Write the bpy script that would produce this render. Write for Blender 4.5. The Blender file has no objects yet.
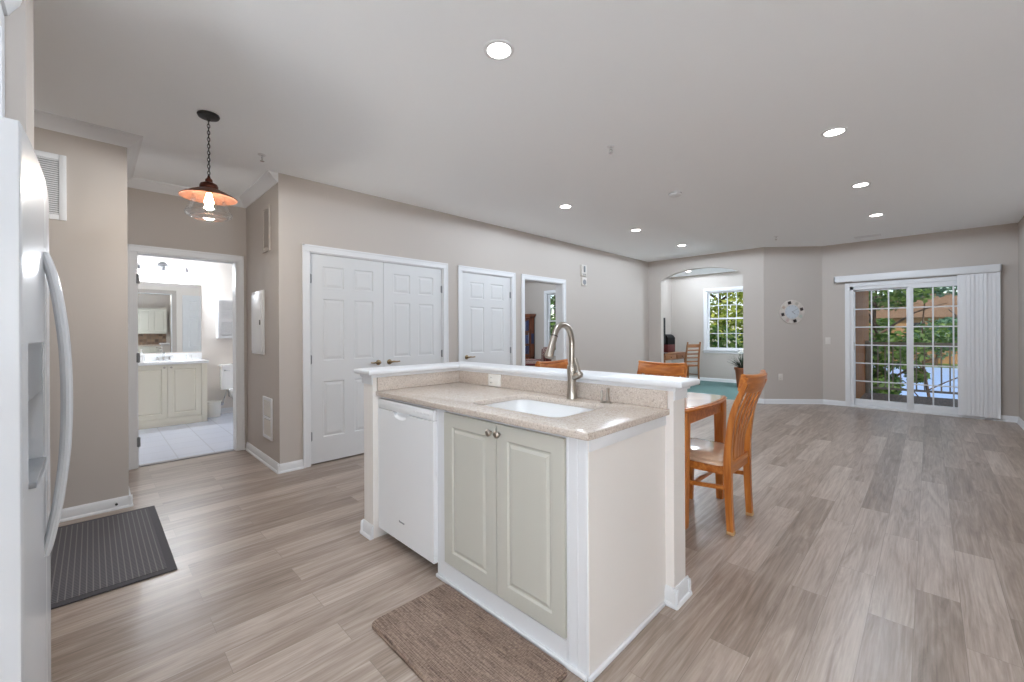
import bpy, bmesh, math, random
from mathutils import Vector, Matrix
random.seed(7)
PI = math.pi
C = bpy.context.scene.collection
SC = bpy.context.scene

# ------------------------------------------------------------------ camera
F_PX, Y0, YAW, CAM_H, ROLL = 418.5, 332.1, 0.7836, 1.2755, -0.005
cd = bpy.data.cameras.new('camera')
cam = bpy.data.objects.new('camera', cd)
C.objects.link(cam)
cd.sensor_width = 36.0
cd.sensor_fit = 'HORIZONTAL'
cd.lens = F_PX / 1024 * 36.0
cd.shift_y = -(341.0 - Y0) / 1024
cd.clip_start = 0.02
cam.matrix_world = (Matrix.Translation((0, 0, CAM_H)) @ Matrix.Rotation(YAW, 4, 'Z')
                    @ Matrix.Rotation(PI / 2, 4, 'X') @ Matrix.Rotation(ROLL, 4, 'Z'))
SC.camera = cam

# ------------------------------------------------------------------ view, world, sun
SC.view_settings.view_transform = 'Standard'
SC.view_settings.look = 'None'
SC.view_settings.exposure = 0.64
SC.view_settings.gamma = 1.0
SC.view_settings.use_curve_mapping = False
try:
    SC.cycles.max_bounces = 14
    SC.cycles.diffuse_bounces = 10
    SC.cycles.glossy_bounces = 6
    SC.cycles.transmission_bounces = 8
    SC.cycles.transparent_max_bounces = 16
    SC.cycles.caustics_reflective = False
    SC.cycles.caustics_refractive = False
    SC.cycles.sample_clamp_indirect = 6.0
    SC.cycles.use_denoising = True
except Exception:
    pass

world = bpy.data.worlds.new('world')
SC.world = world
world.use_nodes = True
wn = world.node_tree
wn.nodes.clear()
wo = wn.nodes.new('ShaderNodeOutputWorld')
wb = wn.nodes.new('ShaderNodeBackground')
ws = wn.nodes.new('ShaderNodeTexSky')
ws.sky_type = 'NISHITA'
ws.sun_disc = False
ws.sun_elevation = math.radians(42)
ws.sun_rotation = math.radians(150)
wb.inputs['Strength'].default_value = 0.16
wn.links.new(ws.outputs[0], wb.inputs[0])
wn.links.new(wb.outputs[0], wo.inputs[0])

sd = bpy.data.lights.new('sun', 'SUN')
sd.energy = 2.2
sd.angle = math.radians(1.0)
sd.color = (1.0, 0.95, 0.86)
sun = bpy.data.objects.new('sun', sd)
C.objects.link(sun)
sun.rotation_euler = Vector((-0.30, 0.80, -0.75)).to_track_quat('-Z', 'Y').to_euler()

FILL_W = 190.0        # added unseen globe lamps that fill kitchen and study
LAMP_W = 30.0          # each recessed ceiling lamp

# ------------------------------------------------------------------ materials
def lin(c):
    out = []
    for v in c:
        v = v / 255.0
        out.append(v / 12.92 if v <= 0.04045 else ((v + 0.055) / 1.055) ** 2.4)
    return tuple(out) + (1.0,)

def mat(name, col, rough=0.5, metal=0.0, spec=0.5, noise=0.0, scale=20.0, bump=0.0, coat=0.0, stretch=(1, 1, 1)):
    m = bpy.data.materials.new(name)
    m.use_nodes = True
    nt = m.node_tree
    p = nt.nodes['Principled BSDF']
    p.inputs['Base Color'].default_value = lin(col)
    p.inputs['Roughness'].default_value = rough
    p.inputs['Metallic'].default_value = metal
    p.inputs['Specular IOR Level'].default_value = spec
    p.inputs['Coat Weight'].default_value = coat
    if noise or bump:
        tc = nt.nodes.new('ShaderNodeTexCoord')
        mp = nt.nodes.new('ShaderNodeMapping')
        mp.inputs['Scale'].default_value = stretch
        n = nt.nodes.new('ShaderNodeTexNoise')
        n.inputs['Scale'].default_value = scale
        n.inputs['Detail'].default_value = 5
        nt.links.new(tc.outputs['Object'], mp.inputs[0])
        nt.links.new(mp.outputs[0], n.inputs['Vector'])
        if noise:
            r = nt.nodes.new('ShaderNodeValToRGB')
            r.color_ramp.elements[0].position = 0.3
            r.color_ramp.elements[1].position = 0.7
            r.color_ramp.elements[0].color = lin([max(0, v * (1 - noise)) for v in col])
            r.color_ramp.elements[1].color = lin([min(255, v * (1 + noise)) for v in col])
            nt.links.new(n.outputs['Fac'], r.inputs[0])
            nt.links.new(r.outputs[0], p.inputs['Base Color'])
        if bump:
            b = nt.nodes.new('ShaderNodeBump')
            b.inputs['Strength'].default_value = bump
            b.inputs['Distance'].default_value = 0.002
            nt.links.new(n.outputs['Fac'], b.inputs['Height'])
            nt.links.new(b.outputs[0], p.inputs['Normal'])
    return m

def emit(name, col, strength):
    m = bpy.data.materials.new(name)
    m.use_nodes = True
    p = m.node_tree.nodes['Principled BSDF']
    p.inputs['Base Color'].default_value = lin(col)
    p.inputs['Emission Color'].default_value = lin(col)
    p.inputs['Emission Strength'].default_value = strength
    return m

def glass(name, tint=(1, 1, 1, 1), refl=0.08, rough=0.0):
    """thin window glass: transparent with a fresnel-weighted mirror layer"""
    m = bpy.data.materials.new(name)
    m.use_nodes = True
    nt = m.node_tree
    nt.nodes.clear()
    o = nt.nodes.new('ShaderNodeOutputMaterial')
    mix = nt.nodes.new('ShaderNodeMixShader')
    t = nt.nodes.new('ShaderNodeBsdfTransparent')
    t.inputs[0].default_value = tint
    g = nt.nodes.new('ShaderNodeBsdfGlossy')
    g.inputs['Roughness'].default_value = rough
    lw = nt.nodes.new('ShaderNodeLayerWeight')
    lw.inputs['Blend'].default_value = 0.25
    mm = nt.nodes.new('ShaderNodeMath')
    mm.operation = 'MULTIPLY_ADD'
    mm.inputs[1].default_value = 0.4
    mm.inputs[2].default_value = refl
    nt.links.new(lw.outputs['Fresnel'], mm.inputs[0])
    nt.links.new(mm.outputs[0], mix.inputs[0])
    nt.links.new(t.outputs[0], mix.inputs[1])
    nt.links.new(g.outputs[0], mix.inputs[2])
    nt.links.new(mix.outputs[0], o.inputs[0])
    return m

def floor_mat():
    m = bpy.data.materials.new('laminate planks')
    m.use_nodes = True
    nt = m.node_tree
    L = nt.links.new
    p = nt.nodes['Principled BSDF']
    tc = nt.nodes.new('ShaderNodeTexCoord')
    mp = nt.nodes.new('ShaderNodeMapping')
    mp.inputs['Rotation'].default_value = (0, 0, PI / 2)
    mp.inputs['Location'].default_value = (0.37, 0.05, 0)
    L(tc.outputs['Object'], mp.inputs[0])
    br = nt.nodes.new('ShaderNodeTexBrick')
    br.offset = 0.37
    br.offset_frequency = 2
    br.inputs['Color1'].default_value = (0, 0, 0, 1)
    br.inputs['Color2'].default_value = (1, 1, 1, 1)
    br.inputs['Mortar'].default_value = (0.5, 0.5, 0.5, 1)
    br.inputs['Scale'].default_value = 1.0
    br.inputs['Mortar Size'].default_value = 0.0009
    br.inputs['Mortar Smooth'].default_value = 0.3
    br.inputs['Bias'].default_value = 0.0
    br.inputs['Brick Width'].default_value = 1.05
    br.inputs['Row Height'].default_value = 0.15
    L(mp.outputs[0], br.inputs['Vector'])
    # every plank gets its own slice of the grain
    sep = nt.nodes.new('ShaderNodeSeparateColor')
    L(br.outputs['Color'], sep.inputs[0])
    mul = nt.nodes.new('ShaderNodeMath'); mul.operation = 'MULTIPLY'; mul.inputs[1].default_value = 37.0
    L(sep.outputs[0], mul.inputs[0])
    comb = nt.nodes.new('ShaderNodeCombineXYZ')
    L(mul.outputs[0], comb.inputs[2])
    add = nt.nodes.new('ShaderNodeVectorMath'); add.operation = 'ADD'
    L(mp.outputs[0], add.inputs[0]); L(comb.outputs[0], add.inputs[1])
    ms = nt.nodes.new('ShaderNodeMapping'); ms.inputs['Scale'].default_value = (0.9, 9.0, 1.0)
    L(add.outputs[0], ms.inputs[0])
    n1 = nt.nodes.new('ShaderNodeTexNoise'); n1.inputs['Scale'].default_value = 1.6
    n1.inputs['Detail'].default_value = 6; n1.inputs['Roughness'].default_value = 0.62; n1.inputs['Distortion'].default_value = 1.6
    L(ms.outputs[0], n1.inputs['Vector'])
    mf = nt.nodes.new('ShaderNodeMapping'); mf.inputs['Scale'].default_value = (3.0, 75.0, 1.0)
    L(add.outputs[0], mf.inputs[0])
    n2 = nt.nodes.new('ShaderNodeTexNoise'); n2.inputs['Scale'].default_value = 1.5; n2.inputs['Detail'].default_value = 3
    L(mf.outputs[0], n2.inputs['Vector'])
    a1 = nt.nodes.new('ShaderNodeMath'); a1.operation = 'MULTIPLY_ADD'; a1.inputs[1].default_value = 0.36
    L(n2.outputs['Fac'], a1.inputs[0]); 
    b1 = nt.nodes.new('ShaderNodeMath'); b1.operation = 'MULTIPLY'; b1.inputs[1].default_value = 0.62
    L(n1.outputs['Fac'], b1.inputs[0]); L(b1.outputs[0], a1.inputs[2])
    a2 = nt.nodes.new('ShaderNodeMath'); a2.operation = 'MULTIPLY_ADD'; a2.inputs[1].default_value = 0.20
    L(sep.outputs[0], a2.inputs[0]); L(a1.outputs[0], a2.inputs[2])
    r = nt.nodes.new('ShaderNodeValToRGB')
    e = r.color_ramp.elements
    e[0].position = 0.34; e[0].color = lin((116, 100, 88))
    e[1].position = 0.86; e[1].color = lin((196, 182, 170))
    k = e.new(0.52); k.color = lin((149, 132, 119))
    k = e.new(0.68); k.color = lin((174, 158, 146))
    L(a2.outputs[0], r.inputs[0])
    mx = nt.nodes.new('ShaderNodeMix'); mx.data_type = 'RGBA'
    mx.inputs[7].default_value = lin((126, 113, 102))
    L(br.outputs['Fac'], mx.inputs[0]); L(r.outputs[0], mx.inputs[6])
    L(mx.outputs[2], p.inputs['Base Color'])
    rr = nt.nodes.new('ShaderNodeMath'); rr.operation = 'MULTIPLY_ADD'
    rr.inputs[1].default_value = 0.12; rr.inputs[2].default_value = 0.25
    L(n2.outputs['Fac'], rr.inputs[0]); L(rr.outputs[0], p.inputs['Roughness'])
    p.inputs['Specular IOR Level'].default_value = 0.5
    bp = nt.nodes.new('ShaderNodeBump'); bp.inputs['Strength'].default_value = 0.12; bp.inputs['Distance'].default_value = 0.002
    inv = nt.nodes.new('ShaderNodeMath'); inv.operation = 'MULTIPLY_ADD'; inv.inputs[1].default_value = -1.0
    L(br.outputs['Fac'], inv.inputs[0]); L(n2.outputs['Fac'], inv.inputs[2])
    L(inv.outputs[0], bp.inputs['Height']); L(bp.outputs[0], p.inputs['Normal'])
    return m

def tile_mat(name, c1, c2, grout, size, rough, size_y=None, offset=0.0, msize=0.006, rot=0.0):
    m = bpy.data.materials.new(name)
    m.use_nodes = True
    nt = m.node_tree
    L = nt.links.new
    p = nt.nodes['Principled BSDF']
    tc = nt.nodes.new('ShaderNodeTexCoord')
    mp = nt.nodes.new('ShaderNodeMapping'); mp.inputs['Rotation'].default_value = (0, 0, rot)
    L(tc.outputs['Object'], mp.inputs[0])
    br = nt.nodes.new('ShaderNodeTexBrick')
    br.offset = offset
    br.inputs['Color1'].default_value = lin(c1)
    br.inputs['Color2'].default_value = lin(c2)
    br.inputs['Mortar'].default_value = lin(grout)
    br.inputs['Scale'].default_value = 1.0
    br.inputs['Mortar Size'].default_value = msize
    br.inputs['Brick Width'].default_value = size
    br.inputs['Row Height'].default_value = size_y or size
    L(mp.outputs[0], br.inputs['Vector'])
    L(br.outputs['Color'], p.inputs['Base Color'])
    p.inputs['Roughness'].default_value = rough
    return m

def quartz_mat():
    m = bpy.data.materials.new('speckled quartz')
    m.use_nodes = True
    nt = m.node_tree
    L = nt.links.new
    p = nt.nodes['Principled BSDF']
    tc = nt.nodes.new('ShaderNodeTexCoord')
    v = nt.nodes.new('ShaderNodeTexVoronoi'); v.inputs['Scale'].default_value = 210
    L(tc.outputs['Object'], v.inputs['Vector'])
    sep = nt.nodes.new('ShaderNodeSeparateColor'); L(v.outputs['Color'], sep.inputs[0])
    r = nt.nodes.new('ShaderNodeValToRGB'); r.color_ramp.interpolation = 'CONSTANT'
    e = r.color_ramp.elements
    e[0].position = 0.0; e[0].color = lin((178, 164, 152))
    e[1].position = 0.09; e[1].color = lin((199, 186, 174))
    k = e.new(0.5); k.color = lin((207, 195, 184))
    k = e.new(0.82); k.color = lin((192, 177, 165))
    k = e.new(0.94); k.color = lin((214, 204, 195))
    L(sep.outputs[0], r.inputs[0])
    n = nt.nodes.new('ShaderNodeTexNoise'); n.inputs['Scale'].default_value = 28; n.inputs['Detail'].default_value = 4
    L(tc.outputs['Object'], n.inputs['Vector'])
    r2 = nt.nodes.new('ShaderNodeValToRGB')
    r2.color_ramp.elements[0].position = 0.60; r2.color_ramp.elements[0].color = (0, 0, 0, 1)
    r2.color_ramp.elements[1].position = 0.72; r2.color_ramp.elements[1].color = (0.35, 0.35, 0.35, 1)
    L(n.outputs['Fac'], r2.inputs[0])
    mx = nt.nodes.new('ShaderNodeMix'); mx.data_type = 'RGBA'
    mx.inputs[7].default_value = lin((158, 142, 131))
    L(r2.outputs[0], mx.inputs[0]); L(r.outputs[0], mx.inputs[6])
    L(mx.outputs[2], p.inputs['Base Color'])
    p.inputs['Roughness'].default_value = 0.22
    return m

def wood_mat(name, c0, c1, rough=0.35, axis='Z', scale=1.0):
    st = {'X': (1.5, 16, 16), 'Y': (16, 1.5, 16), 'Z': (16, 16, 1.5)}[axis]
    m = mat(name, c0, rough)
    nt = m.node_tree
    p = nt.nodes['Principled BSDF']
    tc = nt.nodes.new('ShaderNodeTexCoord')
    mp = nt.nodes.new('ShaderNodeMapping'); mp.inputs['Scale'].default_value = [s * scale for s in st]
    n = nt.nodes.new('ShaderNodeTexNoise'); n.inputs['Scale'].default_value = 2.2; n.inputs['Detail'].default_value = 5
    n.inputs['Distortion'].default_value = 0.6
    r = nt.nodes.new('ShaderNodeValToRGB')
    r.color_ramp.elements[0].position = 0.32; r.color_ramp.elements[0].color = lin(c0)
    r.color_ramp.elements[1].position = 0.68; r.color_ramp.elements[1].color = lin(c1)
    nt.links.new(tc.outputs['Object'], mp.inputs[0]); nt.links.new(mp.outputs[0], n.inputs['Vector'])
    nt.links.new(n.outputs['Fac'], r.inputs[0]); nt.links.new(r.outputs[0], p.inputs['Base Color'])
    return m

def mat_ribbed():
    """charcoal door mat with a small woven lozenge and wide ribs"""
    m = mat('ribbed rubber', (86, 84, 86), 0.8)
    nt = m.node_tree; L = nt.links.new
    p = nt.nodes['Principled BSDF']
    tc = nt.nodes.new('ShaderNodeTexCoord')
    w1 = nt.nodes.new('ShaderNodeTexWave'); w1.bands_direction = 'Y'; w1.inputs['Scale'].default_value = 13.0
    w2 = nt.nodes.new('ShaderNodeTexWave'); w2.bands_direction = 'X'; w2.inputs['Scale'].default_value = 17
    L(tc.outputs['Object'], w1.inputs['Vector']); L(tc.outputs['Object'], w2.inputs['Vector'])
    r1 = nt.nodes.new('ShaderNodeValToRGB')
    r1.color_ramp.elements[0].position = 0.84; r1.color_ramp.elements[0].color = (0, 0, 0, 1)
    r1.color_ramp.elements[1].position = 0.98; r1.color_ramp.elements[1].color = (1, 1, 1, 1)
    L(w1.outputs['Fac'], r1.inputs[0])
    mx0 = nt.nodes.new('ShaderNodeMix'); mx0.data_type = 'RGBA'
    mx0.inputs[6].default_value = lin((72, 70, 74)); mx0.inputs[7].default_value = lin((108, 105, 108))
    L(w2.outputs['Fac'], mx0.inputs[0])
    mx = nt.nodes.new('ShaderNodeMix'); mx.data_type = 'RGBA'
    mx.inputs[7].default_value = lin((128, 124, 125))
    L(r1.outputs[0], mx.inputs[0]); L(mx0.outputs[2], mx.inputs[6])
    L(mx.outputs[2], p.inputs['Base Color'])
    b = nt.nodes.new('ShaderNodeBump'); b.inputs['Strength'].default_value = 0.5; b.inputs['Distance'].default_value = 0.004
    L(w2.outputs['Fac'], b.inputs['Height']); L(b.outputs[0], p.inputs['Normal'])
    return m

def mat_woven():
    m = mat('woven brown vinyl', (125, 100, 84), 0.6)
    nt = m.node_tree; L = nt.links.new
    p = nt.nodes['Principled BSDF']
    tc = nt.nodes.new('ShaderNodeTexCoord')
    mp = nt.nodes.new('ShaderNodeMapping'); mp.inputs['Scale'].default_value = (5, 150, 1)
    n = nt.nodes.new('ShaderNodeTexNoise'); n.inputs['Scale'].default_value = 1.6; n.inputs['Detail'].default_value = 4
    mp2 = nt.nodes.new('ShaderNodeMapping'); mp2.inputs['Scale'].default_value = (140, 30, 1)
    n2 = nt.nodes.new('ShaderNodeTexNoise'); n2.inputs['Scale'].default_value = 2.0; n2.inputs['Detail'].default_value = 2
    L(tc.outputs['Object'], mp.inputs[0]); L(mp.outputs[0], n.inputs['Vector'])
    L(tc.outputs['Object'], mp2.inputs[0]); L(mp2.outputs[0], n2.inputs['Vector'])
    ad = nt.nodes.new('ShaderNodeMath'); ad.operation = 'MULTIPLY_ADD'; ad.inputs[1].default_value = 0.6
    hl = nt.nodes.new('ShaderNodeMath'); hl.operation = 'MULTIPLY'; hl.inputs[1].default_value = 0.5
    L(n2.outputs['Fac'], hl.inputs[0]); L(n.outputs['Fac'], ad.inputs[0]); L(hl.outputs[0], ad.inputs[2])
    r = nt.nodes.new('ShaderNodeValToRGB')
    r.color_ramp.elements[0].position = 0.42; r.color_ramp.elements[0].color = lin((84, 63, 53))
    r.color_ramp.elements[1].position = 0.66; r.color_ramp.elements[1].color = lin((158, 136, 120))
    L(ad.outputs[0], r.inputs[0]); L(r.outputs[0], p.inputs['Base Color'])
    b = nt.nodes.new('ShaderNodeBump'); b.inputs['Strength'].default_value = 0.4; b.inputs['Distance'].default_value = 0.002
    L(ad.outputs[0], b.inputs['Height']); L(b.outputs[0], p.inputs['Normal'])
    return m

def stripe_mat(name, cols, scale, direction='X'):
    m = mat(name, cols[0], 0.85)
    nt = m.node_tree; L = nt.links.new
    p = nt.nodes['Principled BSDF']
    tc = nt.nodes.new('ShaderNodeTexCoord')
    w = nt.nodes.new('ShaderNodeTexWave'); w.bands_direction = direction; w.inputs['Scale'].default_value = scale
    r = nt.nodes.new('ShaderNodeValToRGB'); r.color_ramp.interpolation = 'CONSTANT'
    e = r.color_ramp.elements
    e[0].position = 0; e[0].color = lin(cols[0]); e[1].position = 0.55; e[1].color = lin(cols[1])
    if len(cols) > 2:
        k = e.new(0.82); k.color = lin(cols[2])
    L(tc.outputs['Object'], w.inputs['Vector']); L(w.outputs['Fac'], r.inputs[0]); L(r.outputs[0], p.inputs['Base Color'])
    return m

M = {}
M['wall'] = mat('greige paint', (192, 184, 177), 0.75, bump=0.03, scale=90)
M['ceiling'] = mat('ceiling paint', (249, 252, 254), 0.9, spec=0.1)
M['trim'] = mat('white trim paint', (228, 229, 231), 0.38)
M['door'] = mat('white door paint', (218, 219, 220), 0.42)
M['floor'] = floor_mat()
M['bath_tile'] = tile_mat('pale bathroom tile', (208, 214, 228), (204, 210, 226), (192, 197, 210), 0.31, 0.22)
M['carpet'] = mat('teal carpet', (92, 122, 120), 0.95, noise=0.10, scale=160, bump=0.6)
M['beige_carpet'] = mat('beige carpet', (170, 158, 145), 0.95, noise=0.08, scale=160, bump=0.6)
M['cream'] = mat('cream cabinet paint', (197, 195, 185), 0.4)
M['vanity'] = mat('vanity cream paint', (224, 219, 203), 0.4)
M['panel'] = mat('island panel paint', (236, 231, 226), 0.45)
M['appliance'] = mat('appliance white enamel', (240, 241, 242), 0.24)
M['fridge'] = mat('refrigerator enamel', (200, 201, 203), 0.26)
M['appliance_side'] = mat('textured cabinet steel', (198, 199, 200), 0.6)
M['appliance_grey'] = mat('appliance grey plastic', (134, 136, 139), 0.35)
M['dark_plastic'] = mat('dark plastic', (38, 38, 40), 0.4)
M['void'] = mat('toe void shade', (40, 36, 33), 0.8)  # shade colour for the void below the dishwasher
M['quartz'] = quartz_mat()
M['porcelain'] = mat('white porcelain', (243, 244, 245), 0.12, coat=0.3)
M['nickel'] = mat('brushed nickel', (178, 170, 160), 0.30, metal=1.0)
M['chrome'] = mat('chrome', (225, 226, 228), 0.10, metal=1.0)
M['brass'] = mat('antique brass', (150, 128, 98), 0.32, metal=1.0)
M['copper'] = mat('aged copper', (124, 82, 63), 0.42, metal=0.85, noise=0.12, scale=14)
M['copper_dark'] = mat('dark copper', (84, 46, 34), 0.38, metal=0.8, noise=0.2, scale=30)
M['grey_metal'] = mat('grey satin metal', (120, 120, 122), 0.4, metal=0.4)
M['iron'] = mat('dark iron', (56, 54, 54), 0.45, metal=0.7)
M['glass'] = glass('clear pane', refl=0.012)
M['jar'] = glass('clear lamp glass', refl=0.10)
M['mirror'] = mat('mirror silver', (235, 238, 238), 0.02, metal=1.0)
M['oak'] = wood_mat('honey oak', (166, 92, 34), (206, 132, 62), 0.32, 'Z')
M['oak_x'] = wood_mat('honey oak rail', (166, 92, 34), (206, 132, 62), 0.32, 'X')
M['tabletop'] = mat('polished tabletop', (202, 178, 164), 0.12, noise=0.05, scale=6, coat=0.4)
M['seat'] = mat('clear covered tan seat', (196, 164, 138), 0.14, noise=0.06, scale=12, coat=0.5)
M['mid_wood'] = wood_mat('brown desk wood', (128, 82, 50), (158, 106, 66), 0.4, 'X')
M['mid_wood_z'] = wood_mat('brown chair wood', (132, 88, 54), (164, 114, 74), 0.4, 'Z')
M['mahogany'] = wood_mat('red brown cabinet wood', (96, 50, 32), (134, 76, 48), 0.35, 'Z')
M['maroon'] = mat('maroon box', (88, 26, 26), 0.5)
M['black'] = mat('black plastic', (12, 12, 13), 0.6, spec=0.2)
M['stripe'] = stripe_mat('striped upholstery', ((92, 34, 32), (196, 176, 160), (40, 32, 34)), 9.0)
M['mat_ribbed'] = mat_ribbed()
M['mat_edge'] = mat('mat rubber border', (78, 76, 79), 0.8)
M['mat_woven'] = mat_woven()
M['plate'] = mat('ivory plastic plate', (236, 234, 228), 0.35)
M['plate_tan'] = mat('tan foot glide', (196, 160, 116), 0.5)
M['wall_plate'] = mat('painted plate', (214, 208, 201), 0.5)
M['slot'] = mat('dark slots', (70, 68, 66), 0.6)
M['panel_grey'] = mat('breaker panel white metal', (232, 233, 234), 0.35)
M['grille_back'] = mat('grille shadow grey', (150, 150, 152), 0.8)
M['blind'] = mat('vertical blind vinyl', (226, 226, 228), 0.45)
M['lamp_disc'] = emit('lamp diffuser', (255, 252, 246), 14.0)
M['bulb'] = emit('warm bulb', (255, 226, 180), 40.0)
M['bath_bulb'] = emit('bathroom bulb', (255, 250, 242), 30.0)
M['terracotta'] = mat('terracotta', (150, 92, 62), 0.7)
M['leaf_dark'] = mat('dark leaf', (38, 52, 34), 0.6)
M['bark'] = mat('bark', (78, 62, 50), 0.9, noise=0.2, scale=9)
M['siding'] = wood_mat('brown wood siding', (140, 82, 30), (176, 112, 46), 0.7, 'Z', 0.6)
M['far_wall'] = mat('tan siding', (150, 116, 78), 0.8, noise=0.05, scale=3)
M['far_roof'] = mat('brown shingle roof', (112, 88, 66), 0.9, noise=0.12, scale=8)
M['deck'] = wood_mat('weathered deck', (120, 106, 92), (150, 136, 120), 0.8, 'Y')
M['railing'] = mat('grey railing paint', (128, 122, 112), 0.6)
M['grass'] = mat('lawn', (96, 120, 58), 0.95, noise=0.2, scale=2)
M['water'] = mat('pond sky tint', (168, 196, 232), 0.35)  # sky reflection put into the base colour
M['bank'] = mat('brown bank earth', (126, 100, 66), 0.95, noise=0.2, scale=2)
M['paper_art'] = mat('book spines', (60, 66, 110), 0.6)

def leaf_mat(name, c0, c1):
    m = bpy.data.materials.new(name)
    m.use_nodes = True
    nt = m.node_tree; L = nt.links.new
    p = nt.nodes['Principled BSDF']
    g = nt.nodes.new('ShaderNodeNewGeometry')
    r = nt.nodes.new('ShaderNodeValToRGB')
    r.color_ramp.elements[0].color = lin(c0); r.color_ramp.elements[1].color = lin(c1)
    L(g.outputs['Random Per Island'], r.inputs[0]); L(r.outputs[0], p.inputs['Base Color'])
    p.inputs['Roughness'].default_value = 0.55
    t = nt.nodes.new('ShaderNodeBsdfTranslucent')
    L(r.outputs[0], t.inputs[0])
    mx = nt.nodes.new('ShaderNodeMixShader'); mx.inputs[0].default_value = 0.4
    L(p.outputs[0], mx.inputs[1]); L(t.outputs[0], mx.inputs[2])
    L(mx.outputs[0], nt.nodes['Material Output'].inputs[0])
    return m
M['leaf_bright'] = leaf_mat('sunny leaves', (120, 140, 40), (200, 205, 96))
M['leaf_mid'] = leaf_mat('green leaves', (48, 84, 38), (120, 150, 70))
M['leaf_cool'] = leaf_mat('cool green leaves', (50, 92, 74), (120, 160, 120))

# ------------------------------------------------------------------ mesh helpers
def B():
    return bmesh.new()

def box(bm, x0, x1, y0, y1, z0, z1, bev=0.0, seg=2):
    x0, x1 = min(x0, x1), max(x0, x1); y0, y1 = min(y0, y1), max(y0, y1); z0, z1 = min(z0, z1), max(z0, z1)
    r = bmesh.ops.create_cube(bm, size=1.0)
    vs = r['verts']
    for v in vs:
        v.co = Vector(((x0 + x1) / 2 + v.co.x * (x1 - x0), (y0 + y1) / 2 + v.co.y * (y1 - y0), (z0 + z1) / 2 + v.co.z * (z1 - z0)))
    if bev > 0:
        es = list({e for v in vs for e in v.link_edges})
        bmesh.ops.bevel(bm, geom=es, offset=min(bev, (x1 - x0) * .49, (y1 - y0) * .49, (z1 - z0) * .49), segments=seg, profile=0.5, affect='EDGES')
    return bm

def prism(bm, pts, a, b, axis='Z'):
    """extrude a closed 2-D outline from a to b along an axis"""
    def P(p, t):
        if axis == 'Z': return (p[0], p[1], t)
        if axis == 'Y': return (p[0], t, p[1])
        return (t, p[0], p[1])
    lo = [bm.verts.new(P(p, a)) for p in pts]
    hi = [bm.verts.new(P(p, b)) for p in pts]
    fs = [bm.faces.new(lo), bm.faces.new(hi)]
    n = len(pts)
    for i in range(n):
        fs.append(bm.faces.new((lo[i], lo[(i + 1) % n], hi[(i + 1) % n], hi[i])))
    bmesh.ops.recalc_face_normals(bm, faces=fs)
    return fs

def lathe(bm, prof, c=(0, 0, 0), n=28, axis='Z', closed=False):
    rings = []
    for (r, z) in prof:
        ring = []
        if r < 1e-6:
            p = (0, 0, z)
            ring = [bm.verts.new(p)]
        else:
            for i in range(n):
                t = 2 * PI * i / n
                ring.append(bm.verts.new((r * math.cos(t), r * math.sin(t), z)))
        rings.append(ring)
    fs = []
    for k in range(len(rings) - 1):
        a, b = rings[k], rings[k + 1]
        for i in range(n):
            j = (i + 1) % n
            if len(a) == 1 and len(b) == 1: continue
            if len(a) == 1: fs.append(bm.faces.new((a[0], b[j], b[i])))
            elif len(b) == 1: fs.append(bm.faces.new((a[i], a[j], b[0])))
            else: fs.append(bm.faces.new((a[i], a[j], b[j], b[i])))
    if closed and len(rings[0]) > 1: fs.append(bm.faces.new(rings[0]))
    if closed and len(rings[-1]) > 1: fs.append(bm.faces.new(rings[-1]))
    bmesh.ops.recalc_face_normals(bm, faces=fs)
    vs = [v for ring in rings for v in ring]
    for v in vs:
        x, y, z = v.co
        if axis == 'X': v.co = Vector((z, x, y))
        elif axis == 'Y': v.co = Vector((x, z, y))
        v.co += Vector(c)
    return vs

def sweep(bm, pts, secs, side=None, n=10, rect=False, smooth=0):
    """sweep an elliptical (or rounded rectangular) section along pts; secs = (half width, half thickness) per point"""
    pts = [Vector(p) for p in pts]
    if not isinstance(secs, list): secs = [secs] * len(pts)
    secs = [(s, s) if not isinstance(s, tuple) else s for s in secs]
    if smooth:
        P2, S2 = [], []
        m = len(pts)
        for i in range(m - 1):
            p0, p1, p2, p3 = pts[max(i - 1, 0)], pts[i], pts[i + 1], pts[min(i + 2, m - 1)]
            for k in range(smooth):
                t = k / smooth
                P2.append(0.5 * ((2 * p1) + (p2 - p0) * t + (2 * p0 - 5 * p1 + 4 * p2 - p3) * t * t + (-p0 + 3 * p1 - 3 * p2 + p3) * t ** 3))
                S2.append(tuple(secs[i][q] * (1 - t) + secs[i + 1][q] * t for q in (0, 1)))
        P2.append(pts[-1]); S2.append(secs[-1])
        pts, secs = P2, S2
    rings = []
    m = len(pts)
    u = Vector(side) if side is not None else None
    for i in range(m):
        t = (pts[min(i + 1, m - 1)] - pts[max(i - 1, 0)]).normalized()
        if u is None:
            u = t.cross(Vector((0, 0, 1)))
            if u.length < 1e-3: u = t.cross(Vector((0, 1, 0)))
        s = (u - t * u.dot(t)).normalized()
        if side is None: u = s
        w = t.cross(s)
        a, b = secs[i]
        if rect:
            c = 0.82
            prof = [(1, -c), (1, c), (c, 1), (-c, 1), (-1, c), (-1, -c), (-c, -1), (c, -1)]
        else:
            prof = [(math.cos(2 * PI * k / n), math.sin(2 * PI * k / n)) for k in range(n)]
        rings.append([bm.verts.new(pts[i] + s * (a * q[0]) + w * (b * q[1])) for q in prof])
    k = len(rings[0])
    fs = []
    for i in range(m - 1):
        for j in range(k):
            fs.append(bm.faces.new((rings[i][j], rings[i][(j + 1) % k], rings[i + 1][(j + 1) % k], rings[i + 1][j])))
    fs.append(bm.faces.new(rings[0])); fs.append(bm.faces.new(rings[-1]))
    bmesh.ops.recalc_face_normals(bm, faces=fs)
    return bm

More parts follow.
